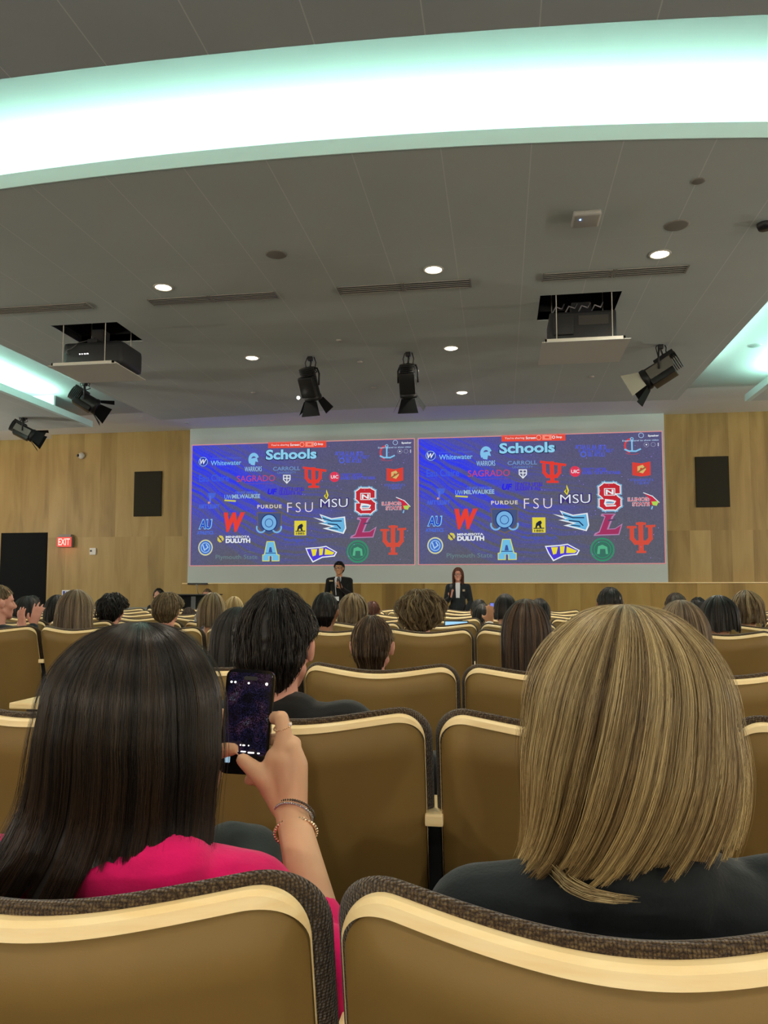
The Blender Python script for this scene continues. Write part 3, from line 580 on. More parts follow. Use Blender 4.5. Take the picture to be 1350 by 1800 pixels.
Logo('duluth_logo').text('MINNESOTA', 245, 638, 384, 650, WH, .03).text('DULUTH', 245, 653, 388, 677, WH, .05).disc(215, 655, 20, (206, 196, 84), 6, n=7).line([(200, 640), (228, 672)], 6, (90, 70, 90)).done()
Logo('round_seal_logo').disc(127, 701, 43, (206, 206, 160), 36).disc(127, 701, 35, (66, 110, 200)).disc(127, 701, 28, (150, 190, 226), 23).line([(112, 688), (122, 715), (142, 700), (132, 685)], 7, (160, 196, 230)).done()
Logo('plymouth_state_logo').text('Plymouth State', 188, 740, 430, 770, (104, 132, 134), .0).disc(385, 745, 46, (104, 132, 134), 44, a0=50, a1=130, ry=22).done()
Logo('block_a_logo').poly([(482, 668), (527, 668), (545, 738), (557, 740), (557, 776), (512, 776), (512, 752), (505, 742), (500, 752), (500, 776), (458, 776), (458, 740), (468, 738)], (214, 214, 90)).poly([(486, 672), (523, 672), (541, 742), (553, 744), (553, 772), (516, 772), (516, 748), (496, 748), (496, 772), (462, 772), (462, 744), (472, 742)], (112, 186, 226)).poly([(500, 700), (510, 700), (516, 728), (494, 728)], (60, 84, 150)).line([(478, 732), (535, 732)], 4, (40, 60, 120)).done()
Logo('purple_yellow_logo').poly([(703, 705), (780, 700), (820, 694), (882, 728), (868, 752), (800, 758), (745, 784), (720, 745)], WH).poly([(711, 711), (780, 706), (820, 700), (874, 730), (862, 746), (798, 752), (748, 776), (727, 745)], (78, 62, 206)).poly([(735, 712), (770, 711), (762, 745), (745, 750)], YL).poly([(780, 708), (805, 706), (800, 742), (782, 746)], YL).poly([(815, 708), (868, 731), (856, 742), (812, 742)], YL).done()
Logo('green_seal_logo').disc(996, 725, 61, GR, 53).disc(996, 725, 50, (60, 110, 96)).disc(996, 725, 44, GR, 40).poly([(968, 748), (974, 708), (996, 700), (1020, 712), (1024, 748), (1012, 748), (1010, 722), (984, 722), (982, 748)], (86, 176, 134)).done()
L_ = Logo('red_iu_logo')
for pts, w in (([(1190, 592), (1190, 735)], 24), ([(1170, 592), (1212, 592)], 12), ([(1145, 612), (1145, 668), (1162, 690), (1220, 690), (1237, 668), (1237, 608)], 22), ([(1125, 610), (1165, 610)], 12), ([(1217, 606), (1258, 604)], 12), ([(1170, 738), (1210, 738)], 12)): L_.line(pts, w, (206, 78, 62))
L_.done()
rs = np.random.RandomState(4); L_ = Logo('star_specks')
for k in range(90):
    x = rs.uniform(560, 1290); y = rs.uniform(130, 790); r = rs.uniform(1.2, 2.6); L_.poly([(x-r, y), (x, y-r), (x+r, y), (x, y+r)], (150, 130, 230))
L_.done()['kind'] = 'stuff'
s2 = copy_tree(slide, scr); s2.location.x = .725+1.62
# ------------------------------------------------------------------ front table, lectern, etc
t = empty('front_table', (-1.53, 11.7, 0)); bm = bmesh.new(); box(bm, (-1.4, -.4, .77), (1.4, .4, .82), .006); obj('table_top', bm, mat('table_beige', (.62, .55, .42), .5), t)
bm = bmesh.new(); box(bm, (-1.34, -.36, .35), (1.34, -.34, .77)); obj('modesty_panel', bm, M_blackm, t)
for sx in (-1.3, 1.3):
    for sy in (-.34, .34): bm = bmesh.new(); tube(bm, [(sx, sy, 0), (sx, sy, .77)], .02); obj('leg', bm, M_black, t)
tag(t, 'long beige table in front of the stage between the rows and the presenters', 'table')
t = empty('lectern', (-5.3, 12.8, 0)); bm = bmesh.new(); box(bm, (-.26, -.2, .0), (.36, .25, 1.10), .01); obj('body', bm, M_blackm, t); bm = bmesh.new(); box(bm, (-.3, -.25, 1.10), (.42, .28, 1.12), .004); obj('top', bm, M_black, t)
bm = bmesh.new(); tube(bm, [(.12, -.1, 1.12), (.12, -.14, 1.2), (.13, -.2, 1.26)], .006, 6); ell(bm, (.13, -.21, 1.27), (.014, .02, .014)); obj('gooseneck_microphone', bm, mat('mic_grey', (.3, .3, .3), .4), t, True)
bm = bmesh.new(); box(bm, (.04, -.215, .7), (.12, -.2, 1.08)); obj('front_strip', bm, mat('strip_grey', (.10, .10, .10), .5), t)
tag(t, 'black lectern standing left below the projection screen', 'lectern')
# ------------------------------------------------------------------ auditorium seats
def knit_mat():
    m = mat('woven_fabric', (.06, .045, .03), .9, spec=.2, sheen=.3); N, L, B = nodes(m)
    t = N.new('ShaderNodeTexCoord'); v = N.new('ShaderNodeTexVoronoi'); v.inputs['Scale'].default_value = 290; v.inputs['Randomness'].default_value = .35; L.new(t.outputs['Object'], v.inputs['Vector'])
    n = N.new('ShaderNodeTexNoise'); n.inputs['Scale'].default_value = 700; n.inputs['Detail'].default_value = 1; L.new(t.outputs['Object'], n.inputs['Vector'])
    mx = N.new('ShaderNodeMath'); mx.operation = 'MULTIPLY'; L.new(v.outputs['Distance'], mx.inputs[0]); L.new(n.outputs['Fac'], mx.inputs[1])
    L.new(ramp(N, [(.05, lin((112, 94, 62))), (.22, lin((66, 50, 32))), (.42, lin((26, 18, 12)))], mx.outputs[0], L), B.inputs['Base Color'])
    bp = N.new('ShaderNodeBump'); bp.inputs['Strength'].default_value = .9; bp.inputs['Distance'].default_value = .003; bp.invert = True
    L.new(v.outputs['Distance'], bp.inputs['Height']); L.new(bp.outputs[0], B.inputs['Normal']); return m
M_knit = knit_mat()
M_back = noisy('seat_back_laminate', lin((126, 101, 52)), lin((135, 108, 57)), (1, 1, 1), 3.5, 5, rough=.58, bump=.06, bscale=500, spec=.4)
SHW = .2655; LEAN = math.radians(15)
def seat_frame_pt(x, h, y):
    yy = y+.09*(x/SHW)**2-h*math.tan(LEAN); return (x, yy, .90+h)
def top_h(x, inset=0.0):
    hw = SHW-inset; r = .058-inset; a = abs(x)/SHW
    h = .022*a*a*(3-2*a) if a < 1 else .022
    d = abs(x)-(hw-r)
    if d > 0: h -= r-math.sqrt(max(r*r-d*d, 0))
    return h-inset
HB = -.60
def outline(inset):
    hw = SHW-inset; P = []
    for k in range(13): P.append((-hw, HB+(top_h(-hw, inset)-HB)*k/12))
    n = 64
    for k in range(1, n):
        th = math.pi*k/n; x = -hw*math.cos(th); P.append((x, top_h(x, inset)))
    for k in range(13): P.append((hw, top_h(hw, inset)+(HB-top_h(hw, inset))*k/12))
    return P
def outline_off(d):
    P = outline(0.0); out = []
    for i, p in enumerate(P):
        a = P[max(i-1, 0)]; b = P[min(i+1, len(P)-1)]; t = Vector((b[0]-a[0], b[1]-a[1])); t.normalize(); n = Vector((t.y, -t.x)); out.append((p[0]+n.x*d, p[1]+n.y*d))
    return out
OUT0 = outline_off(0)
def sweep(bm, sec, closed=True, rim=False):
    rows = []
    cols = [outline_off(d) for d, y in sec]
    for i in range(len(cols[0])):
        if rim:
            a = cols[0][max(i-1, 0)]; b = cols[0][min(i+1, len(cols[0])-1)]; t = Vector((b[0]-a[0], b[1]-a[1])).normalized(); up = max(0.0, min(1.0, t.x)); g = .08+.92*up**1.4
            o0 = outline_off(0)[i] if 0 else OUT0[i]; r = []
            for k in range(len(sec)):
                r.append(bm.verts.new(seat_frame_pt(o0[0]+(cols[k][i][0]-o0[0])*g, o0[1]+(cols[k][i][1]-o0[1])*g, sec[k][1]*g)))
            rows.append(r); continue
        rows.append([bm.verts.new(seat_frame_pt(cols[k][i][0], cols[k][i][1], sec[k][1])) for k in range(len(sec))])
    n = len(sec)
    for a, b in zip(rows, rows[1:]):
        for k in range(n if closed else n-1): bm.faces.new((a[k], a[(k+1) % n], b[(k+1) % n], b[k]))
    if closed: bm.faces.new(rows[0]); bm.faces.new(rows[-1][::-1])
def sheet(bm, inset, y, th, drop=0.0):
    hw = SHW-inset; nx, nz = 32, 8; G = {}
    for s, yy in ((0, y), (1, y+th)):
        for i in range(nx+1):
            x = -hw*math.cos(math.pi*i/nx)
            tp = top_h(x, inset)-drop
            for j in range(nz+1): G[s, i, j] = bm.verts.new(seat_frame_pt(x, HB+(tp-HB)*j/nz, yy))
    for i in range(nx):
        for j in range(nz):
            bm.faces.new((G[0, i, j], G[0, i+1, j], G[0, i+1, j+1], G[0, i, j+1])); bm.faces.new((G[1, i, j], G[1, i, j+1], G[1, i+1, j+1], G[1, i+1, j]))
        bm.faces.new((G[0, i, 0], G[1, i, 0], G[1, i+1, 0], G[0, i+1, 0])); bm.faces.new((G[0, i, nz], G[0, i+1, nz], G[1, i+1, nz], G[1, i, nz]))
    for j in range(nz):
        for i in (0, nx): bm.faces.new((G[0, i, j], G[0, i, j+1], G[1, i, j+1], G[1, i, j]))
def make_seat():
    t = empty('auditorium_seat', (0, 0, 0))
    bm = bmesh.new(); sheet(bm, .003, .0012, .012, .0115); obj('back_panel', bm, M_back, t, True)
    bm = bmesh.new(); sweep(bm, [(.015, 0), (.004, .007), (.0, .015), (.0, .026), (.015, .028)], rim=True); obj('wood_rim', bm, M_edge, t)
    bm = bmesh.new(); sweep(bm, [(.02, .004), (.010, .024), (-.003, .026), (-.009, .030), (-.0115, .036), (-.009, .043), (.0, .049), (.03, .059), (.06, .066), (.06, .03)]); sheet(bm, .055, .03, .036); obj('back_cushion', bm, M_knit, t, True)
    bm = bmesh.new(); vv = box(bm, (-.235, .17, .36), (.235, .62, .47), .04); obj('seat_cushion', bm, M_knit, t, True)
    bm = bmesh.new(); vv = box(bm, (-.225, .18, .33), (.225, .58, .36), .01); obj('seat_pan', bm, M_edge, t)
    bm = bmesh.new(); tube(bm, [(0, .3, 0), (0, .32, .34)], .03); box(bm, (-.1, .2, 0), (.1, .42, .012)); obj('pedestal', bm, M_black, t)
    bm = bmesh.new(); vv = box(bm, (-.299, .13, .685), (-.261, .42, .71), .005); obj('armrest', bm, M_edge, t)
    bm = bmesh.new(); box(bm, (-.293, .16, .0), (-.267, .36, .685), .006); obj('arm_post', bm, M_blackm, t)
    return t
GX = -.14; SWD = .56
rows = [(.65, -.02), (1.47, .015), (2.565, .0), (4.515, .025), (5.5, .02), (6.5, .02), (7.5, .02), (8.5, .02), (9.5, .02)]
ordn = ['nearest', 'second', 'third', 'fourth', 'fifth', 'sixth', 'seventh', 'eighth', 'ninth']
def pjx(x, y, z):
    v = np.array((x, y, z))-EP; return CX+F*(v@rt)/(v@fw)
seat0 = make_seat(); first = True
for ri, (y, dz) in enumerate(rows):
    for k in range(-22, 16):
        gx = GX-(0, 0, 0, .02, .02, .02, .02, .02, .02)[ri]-(.03 if ri == 0 else 0)
        x = gx+SWD*(k+.5)
        a, b = pjx(x-.27, y, .9), pjx(x+.27, y, .9)
        if b < -15 or a > 1365 or x < -7.6 or (ri == 2 and k < -2): continue
        if first: s = seat0; first = False
        else: s = copy_tree(seat0)
        s.location = (x, y, dz)
        side = 'right' if k >= 0 else 'left'; n = k+1 if k >= 0 else -k
        num = ['first', 'second', 'third', 'fourth', 'fifth', 'sixth', 'seventh', 'eighth', 'ninth', 'tenth', 'eleventh', 'twelfth', 'thirteenth'][n-1]
        tag(s, 'brown wood-rimmed auditorium seat, %s row, %s %s of the middle gap' % (ordn[ri], num, side), 'seat', 'wood-rimmed auditorium seats')
# ------------------------------------------------------------------ hair
def hair_mat(name, dark, mid, light_, tip=None, rough=.42):
    m = mat(name, mid, rough, spec=.35); N, L, B = nodes(m)
    at = N.new('ShaderNodeAttribute'); at.attribute_name = 'tone'
    c = ramp(N, [(.1, dark), (.5, mid), (.95, light_)], at.outputs['Fac'], L)
    if tip:
        a2 = N.new('ShaderNodeAttribute'); a2.attribute_name = 'st'; mx = N.new('ShaderNodeMixRGB')
        r2 = ramp(N, [(.45, (0, 0, 0)), (1, (1, 1, 1))], a2.outputs['Fac'], L); L.new(r2, mx.inputs[0]); L.new(c, mx.inputs[1])
        mm = N.new('ShaderNodeMixRGB'); mm.blend_type = 'MULTIPLY'; mm.inputs[0].default_value = 1; L.new(c, mm.inputs[1]); mm.inputs[2].default_value = (*tip, 1); L.new(mm.outputs[0], mx.inputs[2]); c = mx.outputs[0]
    L.new(c, B.inputs['Base Color']); return m
class Rings:
    """surface of revolution-like hair envelope: knots are (z, x_left, x_right, y_back, y_front), first knot the crown"""
    def __init__(s, top, widest, table, crown=None, pw=.5):
        zt = top; zw, xl, xr, yb, yf = widest; cx, cy = crown or ((xl+xr)/2, (yb+yf)/2)
        K = []
        for i in range(13):
            th = math.pi/2*i/12; z = zt-(zt-zw)*(1-math.cos(th)); g = math.sin(th)**(2*pw) if i else .001
            K.append((z, cx+(xl-cx)*g, cx+(xr-cx)*g, cy+(yb-cy)*g, cy+(yf-cy)*g))
        K += list(table); K = np.array(K, float)
        mid = np.stack([K[:, 0], (K[:, 1]+K[:, 2])/2, (K[:, 3]+K[:, 4])/2], 1)
        L = np.concatenate([[0], np.cumsum(np.linalg.norm(np.diff(np.stack([K[:, 0], K[:, 3]*1.0, K[:, 1]], 1), axis=0), axis=1))]); s.S = L/L[-1]; s.K = K; s.len = L[-1]
        ss = np.linspace(0, 1, 200); D = np.stack([np.interp(ss, s.S, K[:, j]) for j in range(5)], 1)
        for _ in range(6): D[1:-1] = (D[:-2]+2*D[1:-1]+D[2:])/4
        s.ss = ss; s.D = D
    def at(s, phi, t):
        z, xl, xr, yb, yf = [np.interp(t, s.ss, s.D[:, j]) for j in range(5)]
        c, n = np.cos(phi), np.sin(phi); cx, cy = (xl+xr)/2, (yb+yf)/2
        x = cx+(xr-xl)/2*c; y = cy+(yf-yb)/2*n
        P = np.stack([x, y, z], -1); Nn = np.stack([c*(yf-yb), n*(xr-xl), 0*c], -1)
        up = np.clip(1-t*4, 0, 1); Nn = Nn/(np.linalg.norm(Nn, axis=-1, keepdims=True)+1e-9); Nn[..., 2] += up*1.2
        return P, Nn/(np.linalg.norm(Nn, axis=-1, keepdims=True)+1e-9)
def vnoise(x, seed=0, per=64):
    r = np.random.RandomState(seed).rand(per+1); r[-1] = r[0]; x = x % per; i = np.floor(x).astype(int); f = x-i; f = f*f*(3-2*f); return r[i]*(1-f)+r[(i+1) % per]*f
def make_hair(name, ring, hem, n, m, parent=None, seg=16, rad=.0011, nclump=46, clump=.5, relief=.003, lift=.003, curl=0.0, cfreq=6.0, s0=(0.0, .25), length=None, sweep=0.0, seed=1, phis=(-math.pi, math.pi), shell=.975, tone_fn=None, fly=.02, spow=2.0, shellm=None, origin=None):
    """hem(phi) -> end parameter; returns one mesh of a base shell plus n strands"""
    R = np.random.RandomState(seed); V = []; Fc = []; TN = []; ST = []
    cph = np.sort(R.uniform(-math.pi, math.pi, nclump)); ctone = R.rand(nclump); clen = R.uniform(-.03, .015, nclump)
    def nearest(phi):
        d = (phi[:, None]-cph[None]+math.pi) % (2*math.pi)-math.pi; k = np.abs(d).argmin(1); return k, d[np.arange(len(phi)), k]
    # shell
    np_, ns = 220, 44; ph = np.linspace(phis[0], phis[1], np_); t = np.linspace(0, 1, ns)
    PH, T = np.meshgrid(ph, t, indexing='ij'); H = hem(ph)[:, None]*.985; TT = T*H
    P, Nn = ring.at(PH+sweep*TT**spow, TT); c = ring.at(PH+math.pi+sweep*TT**spow, TT)[0]; cen = (P+c)/2
    k, dd = nearest(ph); rel = (np.cos(np.clip(dd*nclump/2/math.pi*2.2, -3.14, 3.14))*relief*.7)[:, None]*np.clip(TT*2.5, 0, 1)
    P = cen+(P-cen)*shell+Nn*rel[..., None]
    if curl: P = P+Nn*((vnoise(PH*9+20, 5)+vnoise(TT*30+PH*4+30, 6)-1)*curl*1.6)[..., None]
    P[:, 0] = P[:, 0].mean(0)
    V.append(P.reshape(-1, 3)); TN.append((.12+.5*np.repeat(ctone[k][:, None]*.5, ns, 1)).ravel()); ST.append(TT.ravel())
    I = np.arange(np_*ns).reshape(np_, ns); Fc.append(np.stack([I[:-1, :-1], I[1:, :-1], I[1:, 1:], I[:-1, 1:]], -1).reshape(-1, 4)); off = np_*ns
    # strands
    phi = R.uniform(phis[0], phis[1], n); k, dd = nearest(phi); a0 = R.uniform(s0[0], s0[1], n)
    he = hem(phi)*(1+clen[k]+R.uniform(-.07, .01, n)); e = he if length is None else np.minimum(he, a0+R.uniform(.6, 1, n)*length)
    a0 = np.minimum(a0, e*.9)
    t = np.linspace(0, 1, seg)[None]; S = a0[:, None]+(e-a0)[:, None]*t
    PHI = phi[:, None]-dd[:, None]*clump*np.clip(S, 0, 1)**.8+sweep*S**spow
    wob = (R.rand(n)[:, None]*40+S*3); PHI = PHI+(vnoise(wob, 11)-.5)*.05
    P, Nn = ring.at(PHI, S)
    rel = (np.cos(np.clip(dd*nclump/2/math.pi*2.2, -3.14, 3.14))[:, None]*relief*np.clip(S*2.5, 0, 1))
    isf = (R.rand(n) < fly)[:, None]; lf = R.uniform(-.3, 1, n)[:, None]*lift+rel+isf*R.uniform(.002, .014, n)[:, None]*np.sin(t*math.pi*R.uniform(.5, 1, n)[:, None])
    if length is not None: lf = lf+np.sin(t*math.pi)*lift*.8*R.uniform(.2, 1, n)[:, None]
    tang = np.gradient(P, axis=1); tang /= np.linalg.norm(tang, axis=2, keepdims=True)+1e-9; Bn = np.cross(tang, Nn)
    P = P+Nn*lf[..., None]
    if curl:
        a = R.uniform(0, 6.28, nclump)[k][:, None]+R.uniform(-.9, .9, n)[:, None]+S*ring.len*cfreq*10*R.uniform(.7, 1.3, nclump)[k][:, None]
        P = P+Bn*(np.cos(a)*curl)[..., None]+Nn*((np.sin(a)*.8+.5)*curl)[..., None]
        tang = np.gradient(P, axis=1); tang /= np.linalg.norm(tang, axis=2, keepdims=True)+1e-9; Bn = np.cross(tang, Nn); Bn /= np.linalg.norm(Bn, axis=2, keepdims=True)+1e-9
    r = rad*R.uniform(.6, 1.3, n)[:, None]*(1-.7*t**3)*np.where(isf, .4, 1.0)
    A = P+Nn*r[..., None]; B_ = P-Nn*(r*.5)[..., None]+Bn*(r*.87)[..., None]; C_ = P-Nn*(r*.5)[..., None]-Bn*(r*.87)[..., None]
    Q = np.stack([A, B_, C_], 2); V.append(Q.reshape(-1, 3))
    tn = np.clip(.42*ctone[k]+.58*R.beta(.9, .9, n), 0, 1)[:, None, None]*np.ones((1, seg, 3)); TN.append(tn.ravel()); ST.append((S[..., None]*np.ones((1, 1, 3))).ravel())
    I = off+np.arange(n*seg*3).reshape(n, seg, 3)
    for q in range(3):
        w = (q+1) % 3; Fc.append(np.stack([I[:, :-1, q], I[:, 1:, q], I[:, 1:, w], I[:, :-1, w]], -1).reshape(-1, 4))
    V = np.concatenate(V)
    if origin is not None: V = V-np.array(origin)
    me = raw(name, V, np.concatenate(Fc), {'tone': np.concatenate(TN), 'st': np.concatenate(ST)})
    return link(name, me, m, parent)
# ------------------------------------------------------------------ people
def skin_mat(name, c, c2=None):
    m = noisy(name, c, c2 or sub(c, .86), (1, 1, 1), 14, 3, rough=.5, bump=.05, bscale=900, spec=.35)
    b = m.node_tree.nodes['Principled BSDF']; b.inputs['Subsurface Weight'].default_value = .12; b.inputs['Subsurface Radius'].default_value = (.012, .005, .003); return m
SK = skin_mat('skin_light', lin((226, 178, 140))); SK2 = skin_mat('skin_medium', lin((196, 142, 104))); SK3 = skin_mat('skin_rosy', lin((222, 160, 138)))
SKD = skin_mat('skin_tan', lin((150, 104, 76)))
def cloth(name, c, rough=.85): return noisy(name, c, sub(c, 1.25), (1, 1, 1), 22, 4, rough=rough, bump=.25, bscale=260, spec=.2, sheen=.15)
C_navy = cloth('cloth_navy_black', lin((27, 32, 35))); C_black = cloth('cloth_black', lin((22, 21, 21))); C_pink = cloth('cloth_hot_pink', lin((216, 14, 98)), .8)
C_blue = cloth('cloth_dark_blue', lin((26, 46, 66))); C_grey = cloth('cloth_grey', lin((150, 150, 145))); C_white = cloth('cloth_white', lin((205, 205, 200))); C_brown = cloth('cloth_brown', lin((90, 66, 44))); C_char = cloth('cloth_charcoal', lin((42, 50, 50)))
M_eye = mat('eye_white', (.75, .73, .7), .2); M_iris = mat('iris_dark', (.03, .015, .01), .2)
def head(bm, c, R3=None, s=1.0, face=True):
    """head centred between the ears, facing +y"""
    c = Vector(c); Q = R3 or Matrix.Identity(3)
    def E_(p, r): ell(bm, c+Q @ (Vector(p)*s), Vector(r)*s, Q, 16)
    def C2(a, ra, b, rb): cap(bm, c+Q @ (Vector(a)*s), ra*s, c+Q @ (Vector(b)*s), rb*s)
    E_((0, -.010, .022), (.075, .096, .100)); E_((0, .020, -.04), (.058, .066, .075)); E_((0, .062, -.094), (.024, .022, .02))
    for x in (-1, 1):
        C2((.050*x, .0, -.05), .02, (.02*x, .062, -.088), .017)
        E_((.080*x, -.006, -.006), (.009, .018, .031)); E_((.086*x, -.016, .004), (.008, .009, .024)); E_((.045*x, .058, -.022), (.022, .02, .022))
    if face:
        C2((0, .080, .012), .0085, (0, .103, -.026), .012); C2((-.012, .094, -.03), .009, (.012, .094, -.03), .009)
        C2((-.042, .068, .026), .012, (.042, .068, .026), .012)
        C2((-.018, .078, -.060), .0075, (.018, .078, -.060), .0075); C2((-.014, .076, -.069), .0075, (.014, .076, -.069), .0075)
def hand(bm, w, d, n, s=1.0, curl=.5, spread=.012):
    """wrist point, direction of the fingers, normal of the back of the hand"""
    w = Vector(w); d = Vector(d).normalized(); n = Vector(n).normalized(); b = d.cross(n).normalized()
    for k, off in enumerate((-.026, -.009, .009, .026)):
        cap(bm, w+d*.01*s+b*off*.5*s, .014*s, w+d*.082*s+b*off*s, .0125*s)
        L = (.034, .040, .037, .028)[k]*s; p = w+d*.085*s+b*off*s; dd = (d+b*(off/.026)*.2).normalized()
        for j in range(3):
            dd = (dd-n*curl*(.25+.25*j)).normalized(); q = p+dd*L*(1, .75, .6)[j]+b*off*spread*10*s*.06; cap(bm, p, (.0095-.0008*j)*s, q, (.009-.0009*j)*s); p = q
    p = w+d*.025*s-b*.024*s; q = p+(d*.6-b*.8-n*.2).normalized()*.042*s; cap(bm, p, .015*s, q, .011*s); cap(bm, q, .011*s, q+(d*.9-b*.3-n*.4).normalized()*.032*s, .009*s)
def person(name, loc, rz, ht, label, skin, top, pants, arms='lap', lean=0.0, voxel=.009, sit=True, face=True, headrot=None, hs=1.0, sh=.165, group=None, armpts=None, sleeve=1.0, topvox=None, extra=None, extratop=None, bulk=1.0, neck=.0, rise=.0):
    """origin on the floor under the head, facing +y of the empty; ht = top of the head"""
    t = empty(name, loc, rz); bm = bmesh.new(); jt = bmesh.new(); pt = bmesh.new()
    hc = Vector((0, 0, ht-.122*hs)); HR = headrot or Matrix.Identity(3)
    head(bm, hc, HR, hs, face)
    nb = Vector((0, -.03+neck, ht-.29*hs)); cap(bm, hc+Vector((0, -.015, -.05)), .050*hs, nb, .056*hs)
    hipz = .53 if sit else .93*ht/1.73; hip = Vector((0, .02+lean, hipz))
    shz = ht-.345*hs+rise
    chest = Vector((0, -.03+lean*.2, shz-.10)); 
    ell(bm, chest, (.145, .095, .15)); cap(bm, chest, .10, hip, .12); ell(bm, hip, (.155, .11, .11))
    ell(jt, chest, (.168*bulk, .118, .165)); cap(jt, chest+Vector((0, 0, -.02)), .118*bulk, hip+Vector((0, 0, .03)), .135*bulk)
    cap(jt, chest+Vector((-.05, 0, .11)), .07, chest+Vector((.05, 0, .11)), .07)
    for x in (-1, 1):
        S = Vector((sh*x, -.03+lean*.2, shz)); cap(bm, nb+Vector((.02*x, 0, -.01)), .045, S, .045); cap(jt, nb+Vector((.030*x, -.005, -.024)), .055, S, .064); cap(jt, chest+Vector((.04*x, 0, .08)), .085, S+Vector((-.02*x, 0, -.012)), .066)
        if armpts and armpts.get(x): el, wr, hd, hn = [Vector(v) for v in armpts[x]]
        elif arms == 'lap' : el = Vector((.215*x, .05+lean, ht-.60)); wr = Vector((.09*x, .27, max(.60, ht-.63))); hd = Vector((-.3*x, 1, -.2)); hn = Vector((0, .2, 1))
        else: el = Vector((.21*x, -.02, ht-.66)); wr = Vector((.2*x, .04, ht-.90)); hd = Vector((0, .1, -1)); hn = Vector((x, 0, 0))
        cap(bm, S, .047, el, .038); cap(bm, el, .038, wr, .024)
        if hd.length > 1e-3: hand(bm, wr, hd, hn, .95)
        cap(jt, S, .062*bulk, el, .050*bulk); cap(jt, el, .050*bulk, el.lerp(wr, .93*(sleeve[x] if isinstance(sleeve, dict) else sleeve)), .037*bulk)
        if sit:
            kn = Vector((.10*x, .47, .53)); an = Vector((.10*x, .44, .10)); cap(bm, hip+Vector((.08*x, 0, 0)), .08, kn, .055); cap(bm, kn, .05, an, .035); cap(bm, an, .035, an+Vector((0, .13, -.05)), .03)
            cap(pt, hip+Vector((.08*x, 0, 0)), .095, kn, .068); cap(pt, kn, .066, an, .052)
        else:
            kn = Vector((.09*x, .02, hipz*.53)); an = Vector((.10*x, 0, .09)); cap(bm, hip+Vector((.08*x, 0, 0)), .085, kn, .055); cap(bm, kn, .055, an, .035); cap(bm, an, .035, an+Vector((0, .14, -.05)), .032)
            cap(pt, hip+Vector((.08*x, 0, 0)), .105, kn, .07); cap(pt, kn, .07, an, .055)
    cap(pt, hip+Vector((-.06, 0, 0)), .115, hip+Vector((.06, 0, 0)), .115)
    if extra: extra(bm)
    if extratop: extratop(jt)
    o = fuse('body', bm, voxel, skin, t)
    j = fuse('jacket', jt, topvox or voxel, top, t, it=4)
    q = fuse('trousers', pt, max(voxel, .012), pants, t, it=4)
    tag(t, label, 'person', group); return t, hc
def s_at_z(rg, z): 
    k = np.argmin(np.abs(rg.D[:, 0]-z)); return rg.ss[k]
H_ = dict(
 black=hair_mat('hair_black', lin((16, 15, 14)), lin((30, 27, 24)), lin((62, 54, 46))),
 dkbrown=hair_mat('hair_dark_brown', lin((34, 24, 17)), lin((58, 42, 29)), lin((104, 80, 56))),
 brown=hair_mat('hair_brown', lin((40, 29, 20)), lin((70, 53, 36)), lin((140, 116, 82))),
 ash=hair_mat('hair_ash_brown', lin((70, 58, 44)), lin((112, 94, 72)), lin((160, 140, 108))),
 ltbrown=hair_mat('hair_light_brown', lin((66, 53, 36)), lin((112, 93, 64)), lin((172, 150, 108))),
 blond=hair_mat('hair_blond', lin((110, 90, 54)), lin((160, 138, 90)), lin((214, 192, 138))),
 auburn=hair_mat('hair_auburn', lin((50, 26, 18)), lin((90, 48, 34)), lin((140, 84, 60))))
